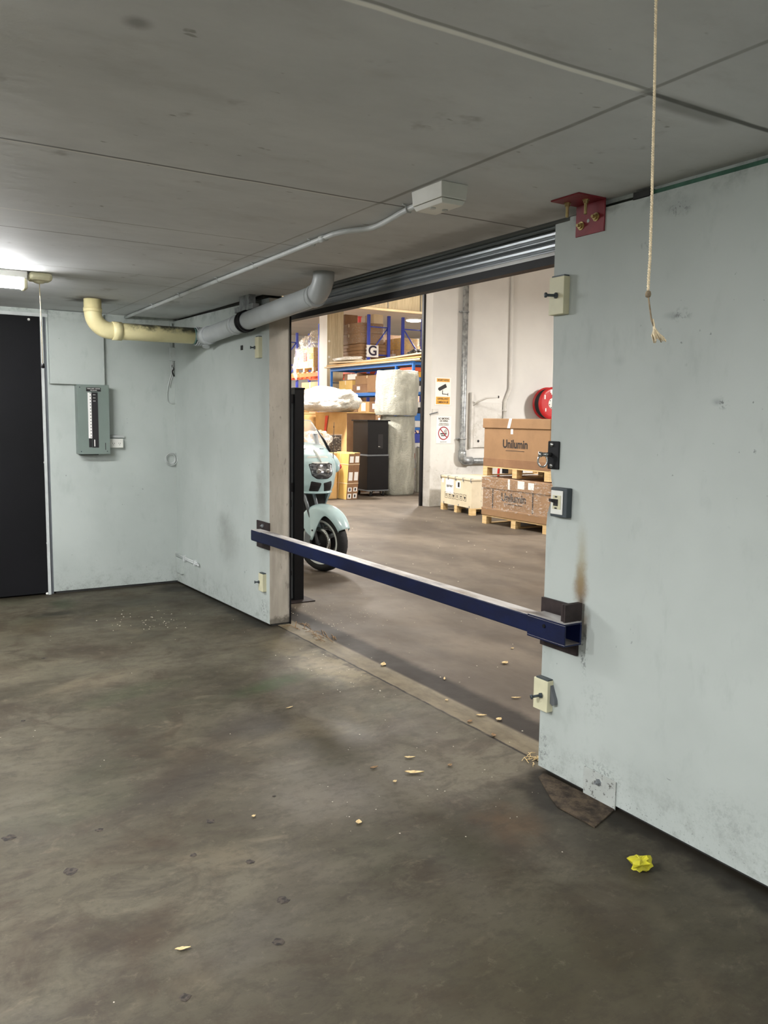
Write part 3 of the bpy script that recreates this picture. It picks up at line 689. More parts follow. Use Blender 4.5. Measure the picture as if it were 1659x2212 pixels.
def round_lamp(x, y, power, label, r=0.26, z=HW, soft=0.5, drop=0.7):
    if drop: return pendant(x, y, power, label, r, z, soft, drop)
    t = root('ceiling_lamp', (x, y, z), label, 'ceiling light', 'round warehouse lamps')
    m = MB().lathe((x, y, z), (0, 0, -1), [(0, r * 0.9), (0.05, r), (0.07, r * 0.98), (0.07, 0)], 32); m.build('housing', 'white', t)
    m = MB().lathe((x, y, z - 0.07), (0, 0, -1), [(0, r * 0.93), (0.03, r * 0.85), (0.05, r * 0.5), (0.055, 0)], 32); m.build('diffuser', 'disc', t)
    ld = bpy.data.lights.new('round_lamp', 'AREA'); ld.shape = 'DISK'; ld.size = soft; ld.energy = power; ld.color = C_WARM
    lo = bpy.data.objects.new('round_lamp', ld); COL.objects.link(lo); lo.parent = t; lo.location = (0, 0, -0.14)
for i, (x, y, pw) in enumerate(((5.8, 2.9, L_WARE * 0.3), (5.2, 9.6, L_WARE * 0.5), (12.6, 5.9, L_WARE * 3.1))):
    round_lamp(x, y, pw, r=(0.4, 0.4, 0.45)[i], soft=(1.0, 0.9, 1.1)[i], label= ['round warehouse lamp above the floor just beyond the opening, out of view', 'round warehouse lamp above the motorcycle bay, out of view', 'round warehouse lamp above the pallets, out of view'][i])
for i, (x, y, pw) in enumerate(((6.6, 14.6, L_FAR), (10.2, 14.4, L_FAR * 0.5), (9.3, 22.5, L_FAR), (5.6, 23.0, L_FAR), (9.3, 27.5, L_FAR), (13.6, 18.8, L_FAR))):
    round_lamp(x, y, pw, ['round warehouse lamp in front of the big carton, out of view', 'round warehouse lamp behind the sign wall, out of view', 'round warehouse lamp beside the tall racks, out of view',
                          'round warehouse lamp left of the column, out of view', 'round warehouse lamp in the far bay, out of view', 'round warehouse lamp right of the racks, out of view'][i])
p = fl(895, 692, HW - 0.07)
round_lamp(p.x, p.y, L_FAR, drop=0, label= 'bright round lamp on the far ceiling above the right rack', r=0.30)

# ------------------------------------------------------------ garage pipes and fittings
def arc(c, a0, a1, r, u, v, n=10):
    c = Vector(c); u = Vector(u); v = Vector(v)
    return [c + u * r * math.cos(a0 + (a1 - a0) * i / n) + v * r * math.sin(a0 + (a1 - a0) * i / n) for i in range(n + 1)]
t = root('waste_pipe', (1.49, 6.62, 2.1), 'thick plastic waste pipe hung under the ceiling, yellowed part then grey part', 'pipe')
YP = 6.62; ZP = 2.185; R = 0.064
el = arc((1.62, YP, ZP + 0.13), math.pi, 1.5 * math.pi, 0.13, RX, RZ)
m = MB().tube([(1.49, YP, H + 0.01), (1.49, YP, ZP + 0.14)] + el + [(1.72, YP, ZP), (2.30, YP - 0.0, ZP + 0.002)], R, 28); p1 = m.build('yellowed_pipe', 'yellowpipe', t)
p1['label'] = 'yellowed pipe with elbow and dirty top'
m = MB().cyl((1.63, YP, ZP), (1.70, YP, ZP), R + 0.006, 28); m.cyl((1.49, YP, 2.315), (1.49, YP, 2.345), R + 0.004, 28)
m.build('collar', 'yellowpipe', p1)
m = MB().cyl((2.268, YP, ZP), (2.285, YP, ZP), R + 0.002, 28); m.build('cement_band', 'teal', t)
m = MB()
for x in (2.285, 2.303, 2.32): m.cyl((x, YP, ZP), (x + 0.012, YP, ZP), R + 0.010, 28)
m.cyl((2.285, YP, ZP), (2.335, YP, ZP), R + 0.005, 28); m.build('coupling_ring', 'greypipe', t)
XG = 2.345
g0 = Vector((XG, YP - 0.06, ZP - 0.004)); g1 = Vector((XG + 0.02, 4.66, 2.285))
dg = (g1 - g0).normalized()
m = MB()
bend = [Vector((2.315, YP, ZP)), Vector((2.33, YP - 0.012, ZP - 0.002)), Vector((2.342, YP - 0.035, ZP - 0.004))]
gp = bend + [g0, g0.lerp(g1, 0.5), g1, g1 + dg * 0.05 + RZ * 0.012, g1 + dg * 0.09 + RZ * 0.04, g1 + dg * 0.115 + RZ * 0.08, g1 + dg * 0.12 + RZ * 0.14]
m.tube(gp, R, 28); p2 = m.build('grey_pipe', 'greypipe', t); p2['label'] = 'long grey pipe run rising to the ceiling'
m = MB()
for k in (0.0, 0.33, 0.99): 
    q = g0.lerp(g1, k); m.cyl(q, q + dg * 0.05, R + 0.005, 28)
m.cyl(g0, g0 + dg * 0.12, R + 0.008, 28)
m.cyl(g0 + Vector((0.01, 0.0, -0.055)), g0 + Vector((0.005, -0.01, -0.082)), 0.03, 18)
m.build('collar', 'greypipe', p2)
q = g0.lerp(g1, 0.44)
m = MB().lathe(q - dg * 0.035, dg, [(0, R + 0.002), (0, R + 0.014), (0.02, R + 0.014), (0.024, R + 0.008), (0.046, R + 0.008), (0.05, R + 0.014), (0.07, R + 0.014), (0.07, R + 0.002)], 28)
m.build('rubber_sleeve', 'black', t)
m = MB().box(q + Vector((-0.01, -0.14, 0.075)), q + Vector((0.045, 0.2, 0.115))); m.build('hanger_bracket', 'galv', t, bevel=0.004)
m = MB().box((XG + 0.0, q.y - 0.08, q.z + 0.11), (XG + 0.05, q.y + 0.10, H)); m.build('hanger_strap', 'galv', t)

# ceiling conduit and junction box
t = root('conduit', (1.93, 5.2, H), 'thin white conduit saddle-clipped along the ceiling to the square box', 'conduit')
zc = H - 0.016
pts = [(1.97, YB, zc), (1.93, 5.6, zc), (1.905, 4.4, zc), (1.885, 3.62, zc), (1.888, 3.5, zc), (1.91, 3.42, zc), (1.955, 3.34, zc), (1.965, 3.26, zc), (1.945, 3.12, zc), (1.92, 2.98, zc), (1.905, 2.84, zc), (1.90, 2.76, zc)]
def smooth(P, k=6):
    P = [Vector(p) for p in P]; out = []
    for i in range(len(P) - 1):
        a = P[max(0, i - 1)]; b = P[i]; c = P[i + 1]; d = P[min(len(P) - 1, i + 2)]
        for j in range(k):
            u = j / k
            out.append(0.5 * ((2 * b) + (c - a) * u + (2 * a - 5 * b + 4 * c - d) * u * u + (3 * b - a - 3 * c + d) * u ** 3))
    return out + [P[-1]]
m = MB().tube(smooth(pts), 0.0125, 12); m.build('tube', 'conduit', t)
for x, y in ((1.95, 6.6), (1.935, 5.9), (1.92, 5.1), (1.91, 4.5), (1.893, 3.75), (1.912, 2.93)):
    m = MB().tube([(x - 0.03, y, H), (x - 0.016, y, H - 0.004), (x - 0.014, y, zc), (x - 0.008, y, zc - 0.014), (x + 0.008, y, zc - 0.014), (x + 0.014, y, zc), (x + 0.016, y, H - 0.004), (x + 0.03, y, H)], 0.0035, 6)
    m.build('saddle_clip', 'conduit', t)
m = MB().cyl((1.888, 3.60, zc), (1.886, 3.66, zc), 0.0155, 14); m.build('joiner', 'conduit', t)
t = root('junction_box', (1.88, 2.66, H), 'white plastic junction box screwed to the ceiling at the end of the conduit', 'junction box')
b0, b1, c0, c1 = 1.815, 1.935, 2.565, 2.765
m = MB().hex8([(b0, c0, H), (b1, c0, H), (b1, c1, H), (b0, c1, H), (b0 + 0.004, c0 + 0.004, H - 0.055), (b1 - 0.004, c0 + 0.004, H - 0.055), (b1 - 0.004, c1 - 0.004, H - 0.055), (b0 + 0.004, c1 - 0.004, H - 0.055)])
m.build('body', 'white', t, bevel=0.003)
m = MB().hex8([(b0 + 0.006, c0 + 0.006, H - 0.057), (b1 - 0.006, c0 + 0.006, H - 0.057), (b1 - 0.006, c1 - 0.006, H - 0.057), (b0 + 0.006, c1 - 0.006, H - 0.057),
               (b0 + 0.014, c0 + 0.014, H - 0.074), (b1 - 0.014, c0 + 0.014, H - 0.074), (b1 - 0.014, c1 - 0.014, H - 0.074), (b0 + 0.014, c1 - 0.014, H - 0.074)])
lid = m.build('lid', 'white', t, bevel=0.002)
m = MB()
for x in (b0 + 0.032, b1 - 0.032): m.cyl((x, 2.665, H - 0.0735), (x, 2.665, H - 0.077), 0.012, 16)
m.build('cover_boss', 'conduit', lid)

# distribution board
bx0, bx1, bz0, bz1, by = 1.525, 1.782, 1.212, 1.795, 7.41
t = root('distribution_board', ((bx0 + bx1) / 2, YB, bz0), 'grey-green metal electrical distribution board on the back wall', 'distribution board')
m = MB().box((bx0, by + 0.006, bz0), (bx1, YB, bz1)); m.build('enclosure', 'panelgreen', t, bevel=0.004)
m = MB().box((bx0 - 0.004, by - 0.002, bz0 - 0.004), (bx1 + 0.004, by + 0.005, bz1 + 0.004)); cv = m.build('cover', 'panelgreen', t, bevel=0.002)
m = MB().box((1.597, by - 0.004, 1.742), (1.718, by - 0.002, 1.775)); lab = m.build('name_plate', 'ink', t)
text('TABLE UNIT 1 POWER', t, (1.6575, by - 0.005, 1.765), RX, RZ, 0.0125, 'paper', sx=0.88)
text('SUB BOARD', t, (1.6575, by - 0.005, 1.751), RX, RZ, 0.0115, 'paper', sx=0.9)
m = MB().box((1.637, by - 0.006, 1.265), (1.690, by - 0.002, 1.735)); m.build('breaker_strip', 'ink', t, bevel=0.001)
m = MB().box((1.608, by - 0.004, 1.345), (1.637, by - 0.002, 1.732)); m.build('circuit_chart', 'paper', t)
m = MB()
for k in range(15): m.box((1.625, by - 0.0050, 1.352 + k * 0.0265), (1.633, by - 0.004, 1.359 + k * 0.0265))
m.build('circuit_number', 'ink', t)
m = MB()
for k in range(3):
    for dx_ in (0, 0.011): m.box((1.652 + dx_, by - 0.008, 1.712 - k * 0.0265), (1.659 + dx_, by - 0.006, 1.717 - k * 0.0265))
m.box((1.652, by - 0.0075, 1.275), (1.660, by - 0.006, 1.333)); m.build('switch_mark', 'paper', t)
m = MB().box((1.610, by - 0.0045, 1.268), (1.634, by - 0.002, 1.342)); m.build('warning_plate', 'ink', t)
m = MB().box((1.744, by - 0.004, 1.245), (1.749, by - 0.002, 1.305)); m.build('latch_slot', 'ink', t)
m = MB().box((bx0 + 0.02, by + 0.02, bz0 - 0.012), (bx1 - 0.09, YB, bz0 - 0.004)); m.build('gland_plate', 'filler', t)
m = MB()
for x, z in ((bx0 + 0.02, bz1 - 0.02), (bx0 + 0.02, bz0 + 0.02), (bx1 - 0.02, bz0 + 0.02)): m.lathe((x, by - 0.002, z), (0, -1, 0), [(0, 0.005), (0.002, 0.004), (0.002, 0)], 10)
m.build('screw', 'dkgrey', t)
t = root('power_outlet', (1.857, YB, 1.26), 'white double power outlet beside the grey-green board', 'power outlet')
m = MB().box((1.803, YB - 0.036, 1.262), (1.912, YB, 1.334)); m.build('mounting_block', 'white', t, bevel=0.003)
m = MB().box((1.800, YB - 0.044, 1.259), (1.915, YB - 0.036, 1.337)); m.build('face_plate', 'white', t, bevel=0.003)
m = MB()
for cx in (1.832, 1.884):
    for dx_, dz in ((-0.007, 0.0), (0.007, 0.0), (0, -0.013)): m.box((cx + dx_ - 0.0016, YB - 0.0455, 1.298 + dz - 0.004), (cx + dx_ + 0.0016, YB - 0.044, 1.298 + dz + 0.004))
m.build('socket_hole', 'ink', t)
m = MB()
for cx in (1.818, 1.897): m.box((cx - 0.006, YB - 0.047, 1.318), (cx + 0.006, YB - 0.044, 1.327))
m.build('rocker_switch', 'white', t, bevel=0.001)
m = MB().tube([(1.79, YB - 0.018, 1.356), (1.90, YB - 0.018, 1.356), (1.925, YB - 0.014, 1.352), (1.93, YB, 1.35)], 0.0125, 12); o = m.build('conduit_stub', 'conduit')
tag(o, 'short painted conduit stub above the white power outlet', 'conduit')

# corner junction boxes and loose wires on back wall
t = root('corner_box', (2.39, YB - 0.03, 2.0), 'small painted junction box in the wall corner below the yellowed pipe', 'junction box', 'painted boxes in the wall corner')
m = MB().box((2.352, YB - 0.03, 2.035), (2.405, YB, 2.155)); m.build('body', 'wall', t, bevel=0.003)
m = MB().cyl((2.372, YB - 0.012, 2.155), (2.372, YB - 0.012, 2.37), 0.011, 10); m.build('feed_conduit', 'wall', t)
wires = smooth([(2.372, YB - 0.015, 2.04), (2.362, YB - 0.02, 1.98), (2.368, YB - 0.012, 1.93), (2.345, YB - 0.01, 1.85), (2.325, YB - 0.01, 1.75), (2.330, YB - 0.01, 1.68), (2.36, YB - 0.01, 1.655), (2.40, YB - 0.012, 1.66)])
m = MB().tube(wires, 0.0035, 8); m.tube([w + Vector((0.014, 0, 0.0)) for w in wires[:22]], 0.003, 8); o = m.build('loose_cable', 'conduit')
tag(o, 'grey cable drooping in a loop down the wall corner', 'cable')
m = MB().tube([(2.37, YB - 0.012, 2.0), (2.385, YB - 0.016, 1.965), (2.372, YB - 0.014, 1.94), (2.39, YB - 0.014, 1.90)], 0.007, 6); o = m.build('cable_knot', 'filler'); tag(o, 'dark taped knot of cable under the upper corner box', 'cable')
m = MB()
random.seed(5)
for k in range(5):
    r = 0.038 + 0.005 * k; c = Vector((2.345 + random.uniform(-.006, .006), YB - 0.012 - 0.004 * k, 1.15 + random.uniform(-.006, .006)))
    m.tube([c + Vector((r * math.cos(a) * 0.9, 0.004 * math.sin(3 * a), r * math.sin(a))) for a in [2 * math.pi * j / 24 for j in range(24)]], 0.003, 6, closed=True)
m.tube([(2.35, YB - 0.02, 1.19), (2.38, YB - 0.012, 1.205), (2.402, YB - 0.008, 1.202)], 0.003, 6)
o = m.build('coiled_cable', 'conduit'); tag(o, 'coil of grey cable hanging at the wall corner halfway up', 'cable')
t = root('wall_outlet_box', (2.40, 7.44, 0.1), 'painted box and short horizontal duct low in the wall corner', 'conduit', 'painted boxes in the wall corner')
def wlx(y): return 2.40 + (YB - y) / (YB - Y1) * 0.08
m = MB().box((wlx(7.40) - 0.022, 7.36, 0.105), (wlx(7.40) + 0.01, 7.51, 0.245)); m.build('body', 'wall', t, bevel=0.003)
m = MB(); 
for z in (0.262, 0.248): m.tube([(wlx(7.51) - 0.014, 7.51, z + 0.012), (wlx(6.98) - 0.014, 6.98, z)], 0.008, 8)
m.tube([(wlx(6.98) - 0.014, 6.98, 0.262), (wlx(6.95) - 0.018, 6.95, 0.240)], 0.009, 8)
for y in (7.3, 7.05): m.box((wlx(y) - 0.026, y - 0.01, 0.235), (wlx(y), y + 0.01, 0.285))
m.build('wall_duct', 'conduit', t)
m = MB().box((wlx(6.06) - 0.004, 6.045, 2.05), (wlx(6.06) + 0.002, 6.085, 2.085)); o = m.build('wall_hole', 'filler'); tag(o, 'small square hole left in the left wall under the grey pipe', 'hole')

# cream electrodes blocks with bolts
def block(xa, y0_, y1_, z0_, z1_, label, dirx, yl, bolt_len=0.075, arm=False, up=0.0):
    t = root('stop_block', (xa, (y0_ + y1_) / 2, z0_), label, 'stop block', 'cream stop blocks around the opening')
    m = MB().box((xa - 0.034, y0_, z0_), (xa + 0.0, y1_, z1_)); m.build('block', 'cream', t, bevel=0.002)
    zc = (z0_ + z1_) / 2; yc = y0_ + (y1_ - y0_) * yl
    m = MB(); a = Vector((xa - 0.034, yc, zc)); b = a + Vector((-bolt_len, bolt_len * dirx, -up))
    m.tube([a, b], 0.006, 10); 
    m.lathe(a + (b - a) * 0.0, b - a, [(0, 0.0), (0, 0.012), (0.010, 0.012), (0.012, 0.0)], 6, False)
    m.lathe(b, a - b, [(0, 0.0), (0, 0.0105), (0.007, 0.0105), (0.008, 0.006)], 12)
    m.build('bolt', 'dkgrey', t)
    if arm:
        m = MB().prism([(xa - 0.018, y0_, zc + 0.05), (xa - 0.018, y0_ - 0.028, zc - 0.01), (xa - 0.018, y0_ - 0.030, zc - 0.028), (xa - 0.018, y0_ - 0.014, zc - 0.036), (xa - 0.018, y0_, zc - 0.028)], (0.018, 0, 0)); m.build('lever', 'midgrey', t)
    m = MB().box((xa - 0.03, y0_ + 0.004, z1_), (xa - 0.002, y1_ - 0.01, z1_ + 0.006)); m.build('shim', 'dkgrey', t)
    return t
block(W0, 2.582, 2.668, 1.985, 2.137, 'cream stop block with bolt at the top right edge of the opening', 0.35, 0.45, 0.05)
block(W0, 2.592, 2.680, 0.290, 0.428, 'cream stop block with grey lever on the right wall below the beam', 0.45, 0.4, 0.045, arm=True, up=0.006)
block(W0 + 0.002, 5.655, 5.735, 0.250, 0.383, 'cream stop block with bolt on the left wall below the beam', 0.3, 0.8, 0.035)
block(W0 + 0.001, 5.715, 5.785, 1.975, 2.125, 'pale stop block with bolt high on the left wall under the pipe', 0.3, 0.9, 0.035)
# black latch plate with shackle
t = root('shackle_plate', (W0, 2.64, 1.34), 'black steel plate with a shackle on the edge of the right wall', 'latch')
m = MB().box((W0 - 0.008, 2.604, 1.343), (W0, 2.672, 1.462)); m.build('plate', 'black', t, bevel=0.006)
m = MB()
for z in (1.447, 1.358): m.lathe((W0 - 0.008, 2.645, z), (-1, 0, 0), [(0, 0.009), (0.004, 0.009), (0.006, 0.004), (0.006, 0)], 12)
m.build('screw_head', 'chrome', t)
m = MB().tube([(W0 - 0.008, 2.65, 1.405), (W0 - 0.05, 2.672, 1.405)], 0.009, 12); m.lathe((W0 - 0.05, 2.672, 1.405), (-0.9, 0.4, 0), [(-0.006, 0.0), (-0.006, 0.012), (0.006, 0.012), (0.006, 0.0)], 12); m.build('eye_bolt', 'chrome', t)
m = MB(); c = Vector((W0 - 0.038, 2.668, 1.378))
m.tube([c + Vector((-0.012 * math.cos(a), 0.016 * math.cos(a), 0.026 * math.sin(a))) for a in [2 * math.pi * j / 20 for j in range(20)]], 0.004, 8, closed=True); m.build('shackle', 'chrome', t)
# isolator switch
t = root('isolator_switch', (W0, 2.57, 1.14), 'dark grey surface box with a white toggle switch on the right wall', 'switch')
m = MB().box((W0 - 0.032, 2.522, 1.146), (W0, 2.618, 1.270)); m.build('surface_box', 'dkgrey', t, bevel=0.004)
m = MB().box((W0 - 0.036, 2.542, 1.158), (W0 - 0.032, 2.612, 1.258)); m.build('switch_plate', 'white', t, bevel=0.002)
m = MB().box((W0 - 0.0385, 2.552, 1.180), (W0 - 0.036, 2.598, 1.238)); m.build('label_plate', 'cream', t)
m = MB().box((W0 - 0.042, 2.566, 1.194), (W0 - 0.036, 2.590, 1.222)); m.hex8([(W0 - 0.042, 2.578, 1.206), (W0 - 0.042, 2.590, 1.206), (W0 - 0.042, 2.590, 1.222), (W0 - 0.042, 2.578, 1.222), (W0 - 0.058, 2.586, 1.212), (W0 - 0.058, 2.600, 1.212), (W0 - 0.058, 2.600, 1.224), (W0 - 0.058, 2.586, 1.224)])
m.build('toggle', 'ink', t)
m = MB()
for z in (1.184, 1.232): m.box((W0 - 0.0393, 2.571, z - 0.003), (W0 - 0.0385, 2.585, z + 0.003))
m.build('mark', 'ink', t)
# red angle bracket
t = root('angle_bracket', (W0, 2.48, 2.30), 'dark red angle bracket bolted between the right wall and the ceiling', 'bracket')
m = MB().box((W0 - 0.006, 2.402, 2.285), (W0, 2.556, H - 0.006)); m.build('wall_leg', 'red_primer', t, bevel=0.001)
m = MB().box((2.335, 2.402, H - 0.006), (W0, 2.556, H)); m.build('ceiling_leg', 'red_primer', t, bevel=0.001)
for k, (x, y) in enumerate(((2.42, 2.45), (2.40, 2.53))):
    m = MB().lathe((x, y, H - 0.006), (0, 0, -1), [(0, 0.014), (0.004, 0.014), (0.004, 0.010), (0.014, 0.010), (0.014, 0.006), (0.055, 0.006), (0.055, 0)], 6 if k == 5 else 12, False); m.build('anchor_bolt', 'brass', t)
for y, z in ((2.445, 2.345), (2.525, 2.325)):
    m = MB().lathe((W0 - 0.006, y, z), (-1, 0, 0), [(0, 0.017), (0.003, 0.017), (0.003, 0.011), (0.012, 0.011), (0.012, 0.006), (0.024, 0.006), (0.024, 0)], 12, False); m.build('wall_bolt', 'brass', t)
m = MB().cyl((W0 - 0.0065, 2.487, 2.338), (W0 - 0.0072, 2.487, 2.338), 0.007, 14); m.build('spare_hole', 'wall', t)
# floor angle bracket on right wall
t = root('foot_bracket', (W0, 2.30, 0.0), 'painted angle bracket holding the right wall to the floor, rusty foot plate', 'bracket')
m = MB().hex8([(W0 - 0.006, 2.214, 0.0), (W0, 2.214, 0.0), (W0, 2.388, 0.0), (W0 - 0.006, 2.388, 0.0), (W0 - 0.006, 2.214, 0.118), (W0, 2.214, 0.118), (W0, 2.388, 0.122), (W0 - 0.006, 2.388, 0.122)]); m.build('wall_leg', 'chippaint', t, bevel=0.001)
m = MB().prism([(W0 - 0.005, 2.388, 0.0), (W0 - 0.005, 2.214, 0.0), (2.30, 2.150, 0.0), (2.295, 2.35, 0.0), (2.33, 2.43, 0.0), (2.42, 2.60, 0), (2.47, 2.62, 0)], (0, 0, 0.006)); fp = m.build('floor_leg', 'rustplate', t, bevel=0.001); fp['label'] = 'rusty dirt-covered foot plate'
m = MB().lathe((W0 - 0.006, 2.305, 0.083), (-1, 0, 0), [(0, 0.015), (0.003, 0.015), (0.003, 0.010), (0.012, 0.010), (0.012, 0.006), (0.022, 0.006), (0.022, 0)], 6, False); m.build('bolt', 'galv', t)
# yellow litter
random.seed(11)
m = MB(); c = fl(1383, 1878); r0 = 0.030
def ball(u, v):
    a = u * 2 * math.pi; b = (v - 0.5) * math.pi
    d = Vector((math.cos(a) * math.cos(b), math.sin(a) * math.cos(b), math.sin(b)))
    n_ = mnoise.noise(d * 1.5 + Vector((3, 1, 2))) * 1.3 + mnoise.noise(d * 3.6) * 0.5
    p = c + Vector((d.x * 1.2, d.y * 1.0, d.z * 0.85)) * r0 * (1 + n_ * 0.7) + Vector((0, 0, 0.024))
    p.z = max(p.z, 0.001); return p
m.grid(ball, 13, 8, False); o = m.build('crumpled_wrapper', 'yellow'); o.location.z = max(o.location.z, 0.0); o.location.z = 0.0
tag(o, 'crumpled bright yellow wrapper lying on the floor near the right wall', 'litter')

# ------------------------------------------------------------ black gate post just beyond the opening
t = root('gate_post', (3.04, 6.30, 0), 'black square steel gate post standing behind the left jamb', 'post')
m = MB().box((3.005, 6.27, 0.0), (3.090, 6.355, 1.78)); m.build('post', 'black', t, bevel=0.003)
m = MB().box((3.000, 6.262, 1.775), (3.094, 6.360, 1.79)); m.build('cap', 'black', t, bevel=0.003)
m = MB().box((2.965, 6.30, 0.02), (3.004, 6.34, 1.70)); m.build('side_channel', 'midgrey', t, bevel=0.002)
for z in (1.66, 0.93): 
    m = MB().box((2.90, 6.285, z), (3.004, 6.345, z + 0.075)); m.build('keeper', 'black', t, bevel=0.003)
m = MB().box((2.97, 6.298, 0.80), (2.99, 6.30, 0.86)); m.box((2.97, 6.298, 0.22), (2.99, 6.30, 0.26)); m.build('latch_hole', 'ink', t)
m = MB().box((2.93, 6.19, 0.0), (3.16, 6.42, 0.010)); m.build('base_plate', 'primer', t, bevel=0.002)

# ------------------------------------------------------------ wall notices, pipes
def sgn(name, x0, x1, z0, z1, label, cat='sign'):
    t = root(name, ((x0 + x1) / 2, 12.1, z0), label, cat)
    m = MB().box((x0, 12.092, z0), (x1, 12.1, z1)); m.build('board', 'paper', t, bevel=0.001); return t
YS = 12.0915
t = sgn('notice_board', 8.505, 8.845, 1.785, 2.27, 'white and orange security camera notice, upper of the two wall signs')
m = MB().box((8.535, YS - 0.001, 2.195), (8.815, YS, 2.255)); m.box((8.525, YS - 0.001, 1.805), (8.825, YS, 1.935)); m.build('orange_band', 'signyel', t)
text('SECURITY NOTICE', t, (8.675, YS - 0.002, 2.225), RX, RZ, 0.040, 'ink', sx=0.72, bold=0.0008)
text('SURVEILLANCE', t, (8.675, YS - 0.002, 1.900), RX, RZ, 0.050, 'ink', sx=0.70, bold=0.0008)
text('CAMERAS IN USE', t, (8.675, YS - 0.002, 1.840), RX, RZ, 0.050, 'ink', sx=0.62, bold=0.0008)
m = MB(); y = YS - 0.001
m.prism([(8.565, y, 2.06), (8.60, y, 2.035), (8.755, y, 2.105), (8.725, y, 2.165), (8.57, y, 2.09)], (0, -0.002, 0))
m.prism([(8.655, y, 2.05), (8.668, y, 2.05), (8.668, y, 1.985), (8.655, y, 1.985)], (0, -0.002, 0)); m.prism([(8.655, y, 1.992), (8.775, y, 1.985), (8.775, y, 1.974), (8.655, y, 1.980)], (0, -0.002, 0))
m.prism([(8.775, y, 2.005), (8.785, y, 2.005), (8.785, y, 1.955), (8.775, y, 1.955)], (0, -0.002, 0)); m.build('camera_symbol', 'ink', t)
t = sgn('notice_board', 8.545, 8.868, 1.115, 1.590, 'white no smoking or vaping notice with red ring, lower of the two wall signs')
text('NO SMOKING', t, (8.705, YS - 0.001, 1.552), RX, RZ, 0.050, 'ink', sx=0.75, bold=0.0008)
text('OR VAPING', t, (8.705, YS - 0.001, 1.510), RX, RZ, 0.046, 'ink', sx=0.75, bold=0.0008)
text('WITHIN 4 METRES OF', t, (8.705, YS - 0.001, 1.465), RX, RZ, 0.026, 'ink', sx=0.8)
text('ENTRANCE DOORWAY', t, (8.705, YS - 0.001, 1.440), RX, RZ, 0.026, 'ink', sx=0.8)
text('PENALTIES MAY APPLY', t, (8.705, YS - 0.001, 1.140), RX, RZ, 0.016, 'ink', sx=0.9)
m = MB(); c = Vector((8.705, YS, 1.295)); N_ = 40
o_ = [c + Vector((0.118 * math.cos(2 * math.pi * k / N_), 0, 0.118 * math.sin(2 * math.pi * k / N_))) for k in range(N_)]
i_ = [c + Vector((0.100 * math.cos(2 * math.pi * k / N_), 0, 0.100 * math.sin(2 * math.pi * k / N_))) for k in range(N_)]
for k in range(N_):
    j = (k + 1) % N_; m.prism([o_[k], o_[j], i_[j], i_[k]], (0, -0.0015, 0))
a = math.radians(-45); d1 = Vector((math.cos(a), 0, math.sin(a))); d2 = Vector((-math.sin(a), 0, math.cos(a))) * 0.009
m.prism([c - d1 * 0.105 + d2, c + d1 * 0.105 + d2, c + d1 * 0.105 - d2, c - d1 * 0.105 - d2], (0, -0.003, 0)); m.build('red_ring', 'inkred', t)
m = MB(); m.box((8.635, YS - 0.002, 1.275), (8.760, YS, 1.297)); m.box((8.765, YS - 0.002, 1.275), (8.775, YS, 1.297)); m.box((8.65, YS - 0.002, 1.245), (8.74, YS, 1.262))
m.tube([(8.765, YS - 0.001, 1.305), (8.75, YS - 0.001, 1.325), (8.765, YS - 0.001, 1.345), (8.745, YS - 0.001, 1.365)], 0.005, 6); m.tube([(8.735, YS - 0.001, 1.305), (8.72, YS - 0.001, 1.33), (8.735, YS - 0.001, 1.35)], 0.005, 6)
m.build('cigarette_symbol', 'ink', t)
t = root('door_bolt', (8.50, 12.1, 1.62), 'small painted bolt and keeper on the wall between the two signs', 'latch')
m = MB().box((8.455, 12.085, 1.635), (8.58, 12.1, 1.72)); m.build('keeper', 'wwall', t, bevel=0.004)
m = MB().tube([(8.39, 12.085, 1.625), (8.56, 12.08, 1.665)], 0.009, 8); m.build('bolt', 'midgrey', t)
t = root('steel_downpipe', (9.07, 12.03, 0.8), 'galvanised steel pipe running down the sign wall and elbowing right', 'pipe')
y = 12.02
m = MB().tube([(9.075, y, HW), (9.075, y, 0.93)] + arc((9.15, y, 0.88), math.pi, 1.5 * math.pi, 0.075, RX, RZ, 8) + [(9.22, y - 0.0, 0.80), (12.6, y, 0.80)], 0.052, 20); m.build('pipe', 'galv', t)
m = MB().tube([(9.075, y, 0.985)] + [(9.075, y, 0.93)] + arc((9.15, y, 0.88), math.pi, 1.5 * math.pi, 0.075, RX, RZ, 8) + [(9.29, y, 0.80)], 0.072, 20); m.build('elbow', 'galv', t)
m = MB()
for z in (3.42, 1.19): m.cyl((9.075, y, z), (9.075, y, z + 0.02), 0.064, 20); m.box((8.98, y + 0.02, z), (9.17, 12.1, z + 0.018))
m.build('clamp', 'galv', t)
t = root('conduit', (10.15, 12.07, 1.5), 'white painted conduit running down the sign wall with a jog behind the boxes', 'conduit')
m = MB().tube([(10.15, 12.06, HW), (10.18, 12.06, 2.12), (10.06, 12.06, 1.86), (10.055, 12.06, 1.0)], 0.034, 14); m.build('tube', 'wwall', t)
m = MB().cyl((10.057, 12.06, 1.70), (10.057, 12.06, 1.73), 0.045, 14); m.build('clip', 'wwall', t)
t = root('wall_bracket_board', (9.5, 12.1, 1.03), 'white board with a projecting hose arm on the sign wall beside the downpipe', 'board')
m = MB().box((9.30, 12.06, 1.04), (10.0, 12.1, 1.86)); m.box((9.27, 12.03, 1.03), (9.315, 12.1, 2.03)); m.build('board', 'wwall', t, bevel=0.003)
m = MB().tube([(9.31, 12.04, 1.80), (9.36, 11.98, 1.86), (9.42, 11.80, 1.93), (9.60, 11.70, 1.95)], 0.018, 10); m.build('arm', 'wwall', t)
m = MB().cyl((9.60, 11.70, 1.95), (9.615, 11.693, 1.95), 0.022, 12); m.build('arm_end', 'ink', t)
